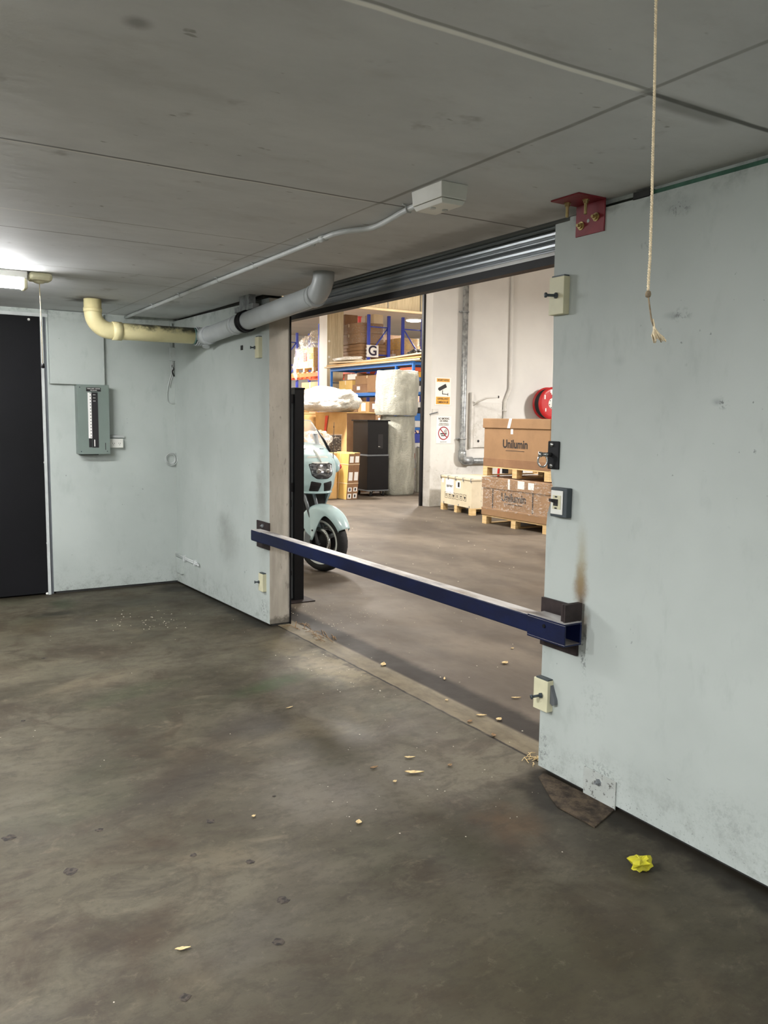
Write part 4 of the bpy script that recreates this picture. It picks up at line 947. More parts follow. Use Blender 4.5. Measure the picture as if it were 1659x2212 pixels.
m = MB().cyl((9.46, 12.06, 1.155), (9.46, 12.055, 1.155), 0.024, 14); m.build('hole', 'ink', t)
# fire hose reel
hx = Vector((0.0, -1, 0.0)); cc = Vector((11.02, 11.98, 1.86))
t = root('fire_hose_reel', (11.02, 12.1, 1.55), 'red fire hose reel on the wall above the stacked cartons', 'hose reel')
hx = Vector((-0.25, -0.97, 0)).normalized()
m = MB().lathe(cc, hx, [(0, 0.0), (0, 0.30), (0.02, 0.31), (0.03, 0.30), (0.03, 0.0)], 40); m.lathe(cc + hx * 0.24, hx, [(0, 0), (0, 0.30), (0.012, 0.31), (0.028, 0.30), (0.032, 0.24), (0.026, 0.12), (0.026, 0.0)], 40); m.build('reel_disc', 'redgloss', t)
m = MB()
pf = [(0.03, 0.1)]
for k in range(5):
    z0_ = 0.04 + k * 0.04
    for j in range(7): pf.append((z0_ + 0.02 - 0.02 * math.cos(math.pi * j / 6), 0.265 + 0.018 * math.sin(math.pi * j / 6)))
pf.append((0.24, 0.1)); m.lathe(cc, hx, pf, 40); m.build('hose', 'rubber', t)
m = MB().lathe(cc + hx * 0.268, hx, [(0, 0.108), (0.006, 0.104), (0.008, 0.05), (0.016, 0.04), (0.016, 0)], 32); hb = m.build('hub_label', 'paper', t)
m = MB(); u_ = RZ; v_ = hx.cross(RZ)
for k in range(8):
    a = 2 * math.pi * k / 8 + 0.2; q = cc + hx * 0.277 + (u_ * math.cos(a) + v_ * math.sin(a)) * 0.092; m.lathe(q, hx, [(0, 0.010), (0.002, 0.010), (0.002, 0)], 8)
m.build('hub_hole', 'ink', hb)
m = MB()
for k, (a, r_, w_, h_) in enumerate(((0.12, 0.23, 0.05, 0.03), (0.12, 0.185, 0.035, 0.018), (1.0, 0.22, 0.012, 0.04), (2.2, 0.20, 0.01, 0.03))):
    q = cc + hx * 0.272 + (u_ * math.cos(a) + v_ * math.sin(a)) * r_
    m.prism([q + v_ * (-w_) + u_ * (-h_), q + v_ * w_ - u_ * h_, q + v_ * w_ + u_ * h_, q - v_ * w_ + u_ * h_], hx * 0.002)
m.build('sticker', 'paper', t)
m = MB().cyl(cc - hx * 0.02, cc + hx * 0.1, 0.05, 16); m.box((10.9, 12.04, 1.76), (11.15, 12.1, 1.96)); m.build('wall_mount', 'redgloss', t)

# ------------------------------------------------------------ pallets, cartons, crate
def pallet(name, x0, x1, y0, y1, z0, h, label, group, face_x=True):
    """deck boards over three runs of blocks and bottom boards; blocks lined along y at x0"""
    t = root(name, ((x0 + x1) / 2, (y0 + y1) / 2, z0), label, 'pallet', group)
    bw = 0.10
    for yy in (y0, (y0 + y1) / 2 - bw / 2, y1 - bw):
        m = MB()
        for xx in (x0, (x0 + x1) / 2 - bw / 2, x1 - bw): m.box((xx, yy, z0 + 0.015), (xx + bw, yy + bw, z0 + h - 0.02))
        m.box((x0, yy, z0), (x1, yy + bw, z0 + 0.015)); m.build('runner', 'timber', t, bevel=0.002)
    m = MB(); n = 6; w = (x1 - x0) / n
    for k in range(n): m.box((x0 + k * w, y0, z0 + h - 0.02), (x0 + (k + 0.86) * w, y1, z0 + h))
    m.build('deck', 'timber', t)
    return t
def carton_icons(t, x, ys, z, s):
    m = MB()
    for k, yc in enumerate(ys):
        for a, b in (((-1, -1), (1, -0.92)), ((-1, 0.92), (1, 1)), ((-1, -1), (-0.92, 1)), ((0.92, -1), (1, 1))):
            m.box((x - 0.001, yc + a[0] * s, z + a[1] * s * 1.15), (x, yc + b[0] * s, z + b[1] * s * 1.15))
        q = k % 6
        if q in (0, 3):
            for d in (-0.35, 0.35): m.prism([(x, yc + (d - 0.22) * s, z + 0.2 * s), (x, yc + (d + 0.22) * s, z + 0.2 * s), (x, yc + d * s, z + 0.65 * s)], (-0.001, 0, 0)); m.box((x - 0.001, yc + (d - 0.08) * s, z - 0.5 * s), (x, yc + (d + 0.08) * s, z + 0.25 * s))
        elif q in (1, 4): m.prism([(x, yc - 0.45 * s, z + 0.6 * s), (x, yc + 0.45 * s, z + 0.6 * s), (x, yc, z - 0.1 * s)], (-0.001, 0, 0)); m.box((x - 0.001, yc - 0.06 * s, z - 0.6 * s), (x, yc + 0.06 * s, z)); m.box((x - 0.001, yc - 0.3 * s, z - 0.68 * s), (x, yc + 0.3 * s, z - 0.58 * s))
        else: m.prism([(x, yc - 0.6 * s, z), (x, yc + 0.6 * s, z), (x, yc + 0.35 * s, z + 0.5 * s), (x, yc - 0.35 * s, z + 0.5 * s)], (-0.001, 0, 0)); m.box((x - 0.001, yc - 0.05 * s, z - 0.6 * s), (x, yc + 0.05 * s, z))
    m.build('handling_marks', 'ink', t)
MY = Vector((0, -1, 0))
X0, X1, YA, YZ = 7.80, 8.88, 8.36, 9.80
pallet('pallet', X0, X1, YA + 0.02, YZ, 0.0, 0.135, 'timber pallet on the floor under the film-wrapped carton', 'pallets by the sign wall')
t = root('wrapped_carton', (8.34, 9.08, 0.135), 'brown carton wrapped in clear film, lower of the two stacked cartons', 'carton', 'pallet cartons')
m = MB().box((X0 - 0.0, YA, 0.135), (X1, YZ, 0.545)); m.box((X0 - 0.012, YA - 0.012, 0.135), (X1 + 0.012, YZ + 0.012, 0.25)); m.build('box', 'card', t, bevel=0.006)
m = MB().box((X0 - 0.014, YA - 0.014, 0.54), (X1 + 0.014, YZ + 0.014, 0.70)); m.build('lid', 'card', t, bevel=0.008)
text('Unilumin', t, (X0 - 0.002, 9.10, 0.43), MY, RZ, 0.165, 'ink', sx=0.9, bold=0.004)
m = MB().box((X0 - 0.002, 8.90, 0.335), (X0, 9.30, 0.345)); m.build('tagline', 'ink', t)
m = MB().box((X0 - 0.016, 8.86, 0.58), (X0 - 0.014, 9.0, 0.69)); m.box((X0 - 0.016, 8.66, 0.585), (X0 - 0.014, 8.78, 0.68)); m.box((X0 - 0.016, 9.17, 0.55), (X0 - 0.014, 9.21, 0.70)); m.build('label', 'paper', t)
m = MB().box((X0 - 0.004, 8.68, 0.135), (X0 - 0.001, 8.70, 0.54)); m.box((X0 - 0.004, 9.55, 0.135), (X0 - 0.001, 9.57, 0.54)); m.build('strap', 'ink', t)
random.seed(21)
def crinkle(x0, x1, y0, y1, z0, z1, nu=70, nv=14, amp=0.012):
    m = MB(); per = [(x0, y0), (x0, y1), (x1, y1), (x1, y0), (x0, y0)]
    L = [0]; 
    for a, b in zip(per, per[1:]): L.append(L[-1] + math.hypot(b[0] - a[0], b[1] - a[1]))
    def f(u, v):
        s = u * L[-1]; k = min(3, next((i for i in range(4) if s <= L[i + 1] + 1e-9), 3)); q = (s - L[k]) / (L[k + 1] - L[k])
        x = per[k][0] + (per[k + 1][0] - per[k][0]) * q; y_ = per[k][1] + (per[k + 1][1] - per[k][1]) * q
        cx, cy = (x0 + x1) / 2, (y0 + y1) / 2; d = Vector((x - cx, y_ - cy, 0)).normalized()
        uu = 0.0 if u >= 1 else u
        nn = mnoise.noise(Vector((math.cos(uu * 6.283) * 9, math.sin(uu * 6.283) * 9, v * 5)))
        return Vector((x, y_, z0 + (z1 - z0) * v)) + d * (abs(nn) * amp * 2 + 0.002)
    return m.grid(f, nu, nv)
crinkle(X0 - 0.018, X1 + 0.018, YA - 0.018, YZ + 0.018, 0.23, 0.715).build('stretch_film', 'film', t)
pallet('pallet', X0, X1, YA + 0.02, YZ + 0.01, 0.72, 0.145, 'timber pallet sandwiched between the two stacked cartons', 'pallets by the sign wall')
t = root('carton', (8.34, 9.08, 0.865), 'large clean brown carton with lid, upper of the two stacked cartons', 'carton', 'pallet cartons')
m = MB().box((X0, YA + 0.03, 0.865), (X1, YZ - 0.0, 1.55)); m.build('box', 'card', t, bevel=0.006)
m = MB().box((X0 - 0.004, YA + 0.026, 0.865), (X1 + 0.004, YZ + 0.004, 0.985)); m.build('base_sleeve', 'card_dk', t, bevel=0.003)
m = MB().box((X0 - 0.018, YA + 0.012, 1.425), (X1 + 0.018, YZ + 0.02, 1.565)); m.build('lid', 'card', t, bevel=0.008)
text('Unilumin', t, (X0 - 0.002, 9.10, 1.20), MY, RZ, 0.165, 'ink', sx=0.9, bold=0.004)
m = MB().box((X0 - 0.0015, 8.90, 1.105), (X0, 9.30, 1.112)); m.build('tagline', 'ink', t)
m = MB().prism([(X0 - 0.02, 9.20, 1.43), (X0 - 0.02, 9.26, 1.43), (X0 - 0.02, 9.22, 1.566), (X0 - 0.02, 9.16, 1.566)], (0.002, 0, 0)); m.box((X0 - 0.002, 9.15, 1.345), (X0, 9.20, 1.42)); m.build('seal_tape', 'paper', t)
# plywood crate
t = root('plywood_crate', (8.85, 11.15, 0.0), 'low plywood crate with handling symbols on its own feet beside the cartons', 'crate', rz=0.0)
a = Vector((8.36, 11.655, 0)); b = Vector((8.235, 10.63, 0)); dn = (b - a).normalized(); pn = Vector((-dn.y, dn.x, 0)); pn = pn if pn.x > 0 else -pn
def crate_box(u0, u1, v0, v1, z0, z1): 
    q = lambda u, v, z: a + dn * u + pn * v + RZ * z
    return [q(u0, v0, z0), q(u1, v0, z0), q(u1, v1, z0), q(u0, v1, z0), q(u0, v0, z1), q(u1, v0, z1), q(u1, v1, z1), q(u0, v1, z1)]
Lc = (b - a).length; Wc = 0.72; zt = 0.565
m = MB().hex8(crate_box(0, Lc, 0, Wc, 0.115, zt)); m.build('case', 'ply', t, bevel=0.003)
m = MB().hex8(crate_box(-0.012, Lc + 0.012, -0.012, Wc + 0.012, zt, zt + 0.028)); m.build('lid', 'ply', t, bevel=0.003)
m = MB()
for u in (0.0, 0.25, 0.5, 0.75, 1.0): m.hex8(crate_box(u * (Lc - 0.03), u * (Lc - 0.03) + 0.02, -0.016, 0.03, zt - 0.03, zt + 0.036))
for u in (0.1, 0.6, 0.95): m.hex8(crate_box(u * (Lc - 0.03), u * (Lc - 0.03) + 0.02, -0.004, 0.0, 0.115, 0.15))
m.build('clip', 'galv', t)
for u in (0.0, Lc / 2 - 0.045, Lc - 0.09):
    m = MB()
    for v in (0.0, Wc / 2, Wc - 0.09): m.hex8(crate_box(u, u + 0.09, v, v + 0.09, 0.0, 0.10))
    m.hex8(crate_box(u, u + 0.09, 0, Wc, 0.10, 0.115)); m.build('foot', 'timber', t, bevel=0.002)
m = MB().hex8(crate_box(0.17, 0.44, -0.002, 0.0, 0.30, 0.545)); m.hex8(crate_box(0.52, 0.67, -0.002, 0.0, 0.41, 0.53)); m.hex8(crate_box(0.03, 0.10, -0.002, 0, 0.47, 0.54)); m.build('label', 'paper', t)
m = MB().hex8(crate_box(0.58, 0.64, -0.003, -0.002, 0.43, 0.51)); m.build('barcode', 'ink', t)
text('BJ-SP-96/7', t, a + dn * 0.305 + pn * -0.0035 + RZ * 0.425, dn, RZ, 0.052, 'ink', sx=0.9, bold=0.001)
m = MB()
for k in range(6):
    u = 0.19 + k * 0.125; e = 0.045; zc = 0.27
    for q in (((-1, -1), (1, -0.9)), ((-1, 0.9), (1, 1)), ((-1, -1), (-0.9, 1)), ((0.9, -1), (1, 1))):
        m.hex8(crate_box(u + q[0][0] * e, u + q[1][0] * e, -0.002, 0, zc + q[0][1] * e * 1.15, zc + q[1][1] * e * 1.15))
    if k in (0, 3):
        for d in (-0.4, 0.2): m.hex8(crate_box(u + d * e, u + (d + 0.2) * e, -0.002, 0, zc - 0.5 * e, zc + 0.6 * e))
    elif k in (1, 4): m.hex8(crate_box(u - 0.45 * e, u + 0.45 * e, -0.002, 0, zc + 0.1 * e, zc + 0.5 * e)); m.hex8(crate_box(u - 0.08 * e, u + 0.08 * e, -0.002, 0, zc - 0.6 * e, zc + 0.2 * e)); m.hex8(crate_box(u - 0.3 * e, u + 0.3 * e, -0.002, 0, zc - 0.65 * e, zc - 0.5 * e))
    else: m.hex8(crate_box(u - 0.5 * e, u + 0.5 * e, -0.002, 0, zc - 0.1 * e, zc + 0.4 * e)); m.hex8(crate_box(u - 0.25 * e, u + 0.25 * e, -0.002, 0, zc - 0.6 * e, zc - 0.1 * e))
m.build('handling_marks', 'ink', t)
# things glimpsed between pallets
t = root('hand_trolley', (9.45, 9.9, 0.0), 'red and black hand trolley glimpsed behind the stacked cartons', 'trolley')
p = wx(1077, 1010, 9.4); q = wx(1080, 1002, 9.4)
m = MB().tube([(9.4, p.y - 0.03, 0.0), p - RZ * 0.08, q + RZ * 0.12, q + RZ * 0.16 + RX * 0.1], 0.022, 10); m.build('handle', 'redstrap', t)
m = MB().box((9.38, p.y - 0.55, 0.62), (9.48, p.y - 0.12, 0.74)); m.box((9.38, p.y - 0.50, 0.1), (9.42, p.y - 0.46, 0.62)); m.build('frame', 'black', t)
for yy in (p.y - 0.5, p.y - 0.05):
    m = MB().cyl((9.36, yy, 0.1), (9.42, yy, 0.1), 0.1, 20); m.build('wheel', 'rubber', t)

# ------------------------------------------------------------ black road cases, rolls, leaning boxes, big carton
t = root('road_case', (8.58, 14.4, 0.0), 'two-part black road case on castors beside the bubble wrap roll', 'case')
x0, x1, y0, y1 = 8.35, 8.83, 14.13, 14.72
m = MB().box((x0 - 0.01, y0 - 0.01, 0.13), (x1, y1, 0.80)); m.build('lower_case', 'blackmatte', t, bevel=0.006)
m = MB().box((x0, y0, 0.83), (x1 - 0.01, y1, 1.485)); uc = m.build('upper_case', 'blackmatte', t, bevel=0.006)
m = MB().box((x0 + 0.235, y0 - 0.002, 0.95), (x0 + 0.345, y0, 1.23)); m.build('handle_recess', 'ink', uc)
m = MB().tube([(x0 + 0.235, y0 - 0.006, 0.99), (x0 + 0.27, y0 - 0.014, 0.985), (x0 + 0.30, y0 - 0.006, 0.97)], 0.006, 8); m.build('catch', 'chrome', uc)
m = MB().box((x0 - 0.03, y0 - 0.03, 1.485), (x1 + 0.02, y1 + 0.02, 1.51)); m.build('lid', 'blackmatte', t, bevel=0.003)
m = MB().box((x0 - 0.014, y0 - 0.014, 0.80), (x1 + 0.006, y1 + 0.006, 0.83)); m.build('edge_strip', 'midgrey', t, bevel=0.002)
m = MB().box((x0 - 0.03, y0 - 0.025, 0.105), (x1 + 0.01, y1 + 0.01, 0.13)); m.build('dolly_board', 'midgrey', t, bevel=0.002)
for x in (x0 + 0.1, x1 - 0.09):
    for y in (y0 + 0.06, y1 - 0.08):
        m = MB().cyl((x - 0.016, y, 0.045), (x + 0.016, y, 0.045), 0.045, 18); c_ = m.build('castor', 'rubber', t)
        m = MB().box((x - 0.026, y - 0.02, 0.045), (x - 0.020, y + 0.02, 0.105)); m.box((x + 0.020, y - 0.02, 0.045), (x + 0.026, y + 0.02, 0.105)); m.box((x - 0.026, y - 0.03, 0.098), (x + 0.026, y + 0.03, 0.105)); m.build('fork', 'chrome', c_)
def roll(cx, cy, z0, z1, r, label, seed, tilt=(0, 0)):
    random.seed(seed)
    def f(u, v):
        a = u * 2 * math.pi; e = Vector((math.cos(a), math.sin(a), v * (z1 - z0) * 2.2 + seed * 7))
        rr = r * (1 + 0.05 * mnoise.noise(e * 1.6) + 0.02 * mnoise.noise(e * 5))
        rr *= (1 - 0.05 * math.exp(-((v - 1) * 14) ** 2) - 0.05 * math.exp(-(v * 16) ** 2))
        return Vector((cx + math.cos(a) * rr + tilt[0] * v, cy + math.sin(a) * rr + tilt[1] * v, z0 + (z1 - z0) * v + 0.02 * mnoise.noise(e * 2) * (v > 0.98)))
    m = MB().grid(f, 64, 40)
    n = len(m.v); c_top = Vector((cx + tilt[0], cy + tilt[1], z1 - 0.03)); 
    m.v += [c_top, Vector((cx, cy, z0))]
    for i in range(64):
        m.f.append([i * 41 + 40, (i + 1) * 41 + 40, n]); m.mi.append(0); m.sm.append(True)
        m.f.append([(i + 1) * 41, i * 41, n + 1]); m.mi.append(0); m.sm.append(True)
    for v_ in range(41): pass
    o = m.build('bubble_wrap_roll', 'bubble'); tag(o, label, 'roll', 'bubble wrap rolls'); o.modifiers.new('weld', 'WELD')
    return o
roll(9.235, 14.45, 0.0, 1.60, 0.365, 'tall milky bubble wrap roll standing on the floor, lower of the stacked pair', 1)
roll(9.20, 14.45, 1.605, 2.50, 0.44, 'wide bubble wrap roll standing on top of another roll', 2, (0.03, 0))
roll(9.92, 14.55, 0.0, 0.95, 0.14, 'slim wrapped roll standing at the right behind the tall pair', 3)
# two strapped flat cartons leaning
def lean_carton(ax, ay, w, label, seed, top=0.87):
    t = root('flat_carton', (ax, ay + 0.35, 0), label, 'carton', 'strapped flat cartons')
    lx = 0.06   # leans towards +x at the top
    q = lambda x, y, z: Vector((ax + x + lx * z / 0.87, ay + y, z))
    def hx(x0, x1, y0, y1, z0, z1): return [q(x0, y0, z0), q(x1, y0, z0), q(x1, y1, z0), q(x0, y1, z0), q(x0, y0, z1), q(x1, y0, z1), q(x1, y1, z1), q(x0, y1, z1)]
    m = MB().hex8(hx(0, w, 0, 0.70, 0.0, top)); m.mi = [0] * 6; m.mi[2] = 1; m.build('box', ['card_yel', 'card_dk'], t, bevel=0.004)
    m = MB()
    for z in (0.30, 0.66): m.hex8(hx(-0.003, w + 0.002, -0.003, 0.703, z, z + 0.012))
    m.hex8(hx(-0.003, w + 0.002, 0.33, 0.342, -0.0, top + 0.003)); m.build('strap', 'card_pale', t)
    m = MB()
    for z0, z1 in ((0.02, 0.11), (0.15, 0.23), (0.36, 0.52), (0.70, 0.82)): m.hex8(hx(w * 0.2, w * 0.85, -0.003, 0.0, z0, z1))
    m.build('label', 'paper', t)
    m = MB()
    for z0, z1 in ((0.04, 0.09), (0.165, 0.215)): m.hex8(hx(w * 0.4, w * 0.65, -0.004, -0.003, z0, z1))
    m.build('barcode', 'ink', t)
lean_carton(7.665, 13.76, 0.125, 'yellowish strapped flat carton, left of the two leaning beside the road case', 1)
lean_carton(7.80, 13.79, 0.125, 'brown strapped flat carton, right of the two leaning beside the road case', 2, 0.885)
# big carton and bag
t = root('gaylord_carton', (8.7, 15.6, 0.0), 'very large open tan carton behind the motorcycle and road case', 'carton')
m = MB().box((8.33, 14.95, 0.0), (9.02, 16.35, 1.64)); m.mi = [0] * 6; m.mi[2] = 1; m.build('box', ['card_lt', 'card_dk'], t, bevel=0.01)  # near face in darker card, its shade painted in
m = MB().box((8.32, 14.94, 1.635), (9.03, 16.36, 1.66)); m.build('rim', 'card_lt', t, bevel=0.01)
m = MB().prism([wx(703, 898, 8.315), wx(709, 898, 8.315), wx(704, 934, 8.315), wx(700, 934, 8.315)], (-0.003, 0, 0)); m.build('red_strap', 'redstrap', t)
t = root('gaylord_carton', (7.85, 16.8, 0.0), 'large tan carton further left behind the motorcycle windscreen', 'carton')
m = MB().box((7.1, 16.45, 0.0), (8.58, 17.15, 1.62)); m.build('box', 'card_lt', t, bevel=0.01)
m = MB().box((7.09, 16.44, 1.615), (8.59, 17.16, 1.64)); m.build('rim', 'card_lt', t, bevel=0.01)
def lump(name, c, rad, mat, label, cat, seed, flat=0.0, amp=0.35, nu=48, nv=26, group=None, fr=1.6, rz=0):
    c = Vector(c); cr_, sr_ = math.cos(rz), math.sin(rz)
    def f(u, v):
        a = u * 2 * math.pi; b = (v - 0.5) * math.pi; d = Vector((math.cos(a) * math.cos(b), math.sin(a) * math.cos(b), math.sin(b)))
        n_ = 1 + amp * mnoise.noise(d * fr + Vector((seed, 0, 0))) + amp * 0.4 * mnoise.noise(d * fr * 3.5 + Vector((seed, 2, 0))) + amp * 0.16 * mnoise.noise(d * fr * 9)
        k = 3.2; e = (abs(d.x) ** k + abs(d.y) ** k + abs(d.z) ** k) ** (-1 / k)
        p = Vector((d.x * rad[0], d.y * rad[1], d.z * rad[2])) * (e * 0.35 + 0.65) * n_
        p = Vector((p.x * cr_ - p.y * sr_, p.x * sr_ + p.y * cr_, p.z))
        if p.z < -rad[2] * 0.8: p.z = -rad[2] * 0.8
        return c + p
    m = MB().grid(f, nu, nv); o = m.build(name, mat); tag(o, label, cat, group); return o
o = lump('white_bag', (8.20, 15.50, 1.88), (0.58, 0.62, 0.27), 'bag', 'big bulging white plastic bag on top of the very large carton', 'bag', 4, amp=0.3)
o = lump('white_bag', (7.70, 16.80, 1.89), (0.46, 0.34, 0.30), 'bag', 'smooth white plastic bag on the carton further left', 'bag', 9, amp=0.12)
o = lump('white_bag', (7.36, 14.45, 1.07), (0.27, 0.36, 0.22), 'film_thick', 'clear crinkled bag of packing seen past the windscreen', 'bag', 14, amp=0.4)
t = root('small_cabinet', (7.86, 14.68, 0.0), 'dark film-wrapped case between the windscreen and the big carton', 'case')
m = MB().box((7.73, 14.55, 0.0), (7.99, 14.80, 1.20)); m.build('body', 'primer', t, bevel=0.01)
crinkle(7.715, 8.005, 14.535, 14.815, 0.0, 1.22, 40, 12, 0.010).build('stretch_film', 'film', t)
m = MB().box((7.08, 14.0, 0.0), (7.60, 14.9, 0.88)); o = m.build('low_carton', 'card_lt', bevel=0.01); tag(o, 'low tan carton holding up the clear bag behind the motorcycle', 'carton')

# ------------------------------------------------------------ blue steel shelf
t = root('steel_shelf', (10.1, 16.4, 0), 'light blue steel shelving unit behind the bubble wrap rolls', 'shelving')
sx0, sx1, sy0, sy1 = 9.80, 10.55, 14.75, 18.45
for x in (sx0, sx1 - 0.05):
    for y in (sy0, 15.42, sy1 - 0.05):
        m = MB().box((x, y, 0), (x + 0.05, y + 0.05, 2.80)); m.build('upright', 'shelfblue', t, bevel=0.002)
for z in (2.67, 2.05, 1.30, 0.5):
    m = MB().box((sx0 - 0.006, sy0 + 0.05, z), (sx0 + 0.03, sy1 - 0.05, z + 0.075)); m.build('beam', 'shelfblue', t, bevel=0.002)
    m = MB().box((sx1 - 0.03, sy0 + 0.05, z), (sx1 + 0.006, sy1 - 0.05, z + 0.075)); m.box((sx0 + 0.03, sy1 - 0.045, z), (sx1 - 0.03, sy1 - 0.01, z + 0.06)); m.box((sx0 + 0.03, sy0 + 0.01, z), (sx1 - 0.03, sy0 + 0.045, z + 0.06)); m.build('beam', 'shelfblue', t, bevel=0.002)
    m = MB().box((sx0 + 0.01, sy0 + 0.06, z + 0.05), (sx1 - 0.01, sy1 - 0.06, z + 0.062)); m.build('shelf_board', 'timberdk', t)
m = MB().box((sx0 + 0.05, 18.41, 2.38), (sx1 - 0.05, 18.44, 2.42)); m.build('brace', 'midgrey', t)
# flattened cartons on the top of the shelf
random.seed(31)
fl_lab = ['bottom sheet of the flattened cartons on the blue shelf top', 'second sheet of the flattened cartons on the blue shelf top', 'curled top sheet of flattened carton on the blue shelf']
z = 2.746
for k in range(3):
    dx_ = random.uniform(-0.04, 0.04); hh = 0.032
    def f(u, v, top, z=z, dx_=dx_, k=k):
        x = 9.70 + dx_ + u * 0.95; y = 14.3 + 4.2 * v - 0.1 * k
        return (x, y, z + 0.012 * k * (1 + math.sin(v * 5 + k)) * (1 - u) * (1 if k == 2 else 0.2) + (hh if top else 0.002))
    m = MB().grid(lambda u, v: f(u, v, True), 6, 24); m.grid(lambda u, v: f(u, v, False), 6, 24)
    for vv in range(24):
        for uu in (0, 1): 
            m.add([f(uu, vv / 24, False), f(uu, (vv + 1) / 24, False), f(uu, (vv + 1) / 24, True), f(uu, vv / 24, True)], [(0, 1, 2, 3)])
    o = m.build('flattened_carton', ['card_pale', 'card_lt', 'card_pale'][k]); tag(o, fl_lab[k], 'cardboard', 'flattened cartons on the blue shelf'); z += 0.036
o = lump('white_bag', (9.98, 17.9, 2.95), (0.22, 0.60, 0.06), 'bag', 'flat white plastic sheet at the left end of the shelf top', 'bag', 6, amp=0.2)
o = lump('black_bag', (9.95, 14.85, 2.93), (0.14, 0.22, 0.06), 'blackmatte', 'crumpled black sheet at the right end of the shelf top', 'bag', 8, amp=0.5)

def cbox(name, x0, x1, y0, y1, z0, z1, mat, label, group=None, tape=True, lab=None, cat='carton', wrap=False, rz=0):
    t = root(name, ((x0 + x1) / 2, (y0 + y1) / 2, z0), label, cat, group)
    m = MB().box((x0, y0, z0), (x1, y1, z1)); m.build('box', mat, t, bevel=0.006)
    if tape:
        ym = (y0 + y1) / 2; m = MB().box((x0 - 0.002, ym - 0.025, z1 - (z1 - z0) * 0.3), (x0 + 0.0, ym + 0.025, z1)); m.box((x0 - 0.002, ym - 0.025, z1), (x1 + 0.002, ym + 0.025, z1 + 0.001)); m.build('tape', 'card_pale', t)
    if lab:
        m = MB(); w = (y1 - y0); h = z1 - z0
        m.box((x0 - 0.003, y0 + w * lab[0], z0 + h * lab[2]), (x0, y0 + w * lab[1], z0 + h * lab[3])); m.build('label', 'paper', t)
    if wrap: crinkle(x0 - 0.015, x1 + 0.015, y0 - 0.015, y1 + 0.015, z0 + 0.01, z1 + 0.01, 44, 10, 0.015).build('stretch_film', 'film', t)
    return t
G1 = 'cartons on the middle blue shelf'
cbox('carton', 9.86, 10.4, 17.45, 18.10, 2.112, 2.43, 'card_yel', 'tan carton at the left end of the middle blue shelf', G1)
cbox('carton', 9.84, 10.4, 15.95, 17.40, 2.112, 2.32, 'card_dk', 'long dark brown carton lying on the middle blue shelf', G1, lab=(0.75, 0.85, 0.4, 0.8))
cbox('carton', 9.86, 10.4, 16.2, 17.3, 2.322, 2.52, 'card', 'brown carton lying on top of the long dark carton', G1)
cbox('carton', 9.95, 10.4, 17.32, 18.0, 2.432, 2.60, 'card_dk', 'brown carton with a big white label at upper left of the middle shelf', G1, lab=(0.1, 0.75, 0.15, 0.9))
cbox('carton', 9.775, 9.832, 16.05, 16.60, 2.126, 2.50, 'card', 'flat tan panel carton propped against the shelf front near the roll', G1, tape=False)
cbox('white_carton', 9.95, 10.4, 15.5, 16.15, 2.43, 2.62, 'paper', 'white carton on the middle blue shelf just left of the roll top', None, tape=False)
cbox('carton', 9.9, 10.4, 15.5, 15.93, 2.112, 2.428, 'card', 'brown carton under the white carton on the middle shelf', G1)
G2 = 'cartons on the lower blue shelf'
for (ya, yb, za, zb, mt, lb, la) in ((17.15, 17.65, 1.68, 1.92, 'card', 'upper left labelled carton of the lower blue shelf', (0.1, 0.4, 0.2, 0.9)), (16.62, 17.12, 1.68, 1.92, 'card_lt', 'upper middle labelled carton of the lower blue shelf', (0.3, 0.7, 0.1, 0.9)), (16.0, 16.58, 1.68, 1.92, 'card_dk', 'upper right dark carton of the lower blue shelf', (0.4, 0.8, 0.3, 0.8)),
                                    (16.95, 17.7, 1.362, 1.678, 'card_pale', 'lower left pale carton of the lower blue shelf', None), (16.5, 16.92, 1.362, 1.678, 'card_lt', 'lower middle tan carton of the lower blue shelf', (0.3, 0.8, 0.3, 0.9)), (15.95, 16.45, 1.362, 1.678, 'card', 'lower right brown carton of the lower blue shelf', (0.2, 0.5, 0.1, 0.6))):
    cbox('carton', 9.84, 10.4, ya, yb, za, zb, mt, lb, G2, lab=la)

# ------------------------------------------------------------ tall pallet racks
def rack_frame(parent, y, xa, xb, z1=4.15, sw=0.075, flip=False):
    for x in (xa, xb - sw):
        m = MB().box((x, y, 0), (x + sw, y + 0.06, z1)); m.build('upright', 'rackblue', parent, bevel=0.006)
    m = MB(); k = 0; z = 0.35; yy = y + 0.03
    while z < z1 - 0.2:
        m.cyl((xa + sw, yy, z), (xb - sw, yy, z), 0.016, 8)
        if z + 0.75 < z1:
            a_, b_ = ((xa + sw, yy, z), (xb - sw, yy, z + 0.68)) if not flip else ((xb - sw, yy, z), (xa + sw, yy, z + 0.68))
            m.cyl(a_, b_, 0.018, 8)
        z += 0.70
    m.build('bracing', 'rackblue', parent)
def rack(name, xa, xb, ys, levels, label, group, flip=False):
    t = root(name, ((xa + xb) / 2, ys[0], 0), label, 'pallet rack', group)
    for y in ys: rack_frame(t, y, xa, xb, flip=flip)
    for y, y2 in zip(ys, ys[1:]):
        for z in levels:
            for x in (xa + 0.005, xb - 0.055):
                m = MB().box((x, y + 0.06, z - 0.12), (x + 0.05, y2, z)); m.build('beam', 'orange', t, bevel=0.004)
            m = MB(); n = 9
            for k in range(n):
                yy = y + 0.1 + (y2 - y - 0.3) * k / (n - 1); m.box((xa + 0.01, yy, z), (xb - 0.01, yy + 0.12, z + 0.018))
            m.build('deck_slats', 'timber', t)
    return t
LV = (2.82, 1.45)
ta = rack('pallet_rack', 10.90, 11.575, (18.5, 21.2, 23.9, 26.6), LV, 'blue and orange pallet rack carrying the letter G sign', 'pallet racks of the warehouse')
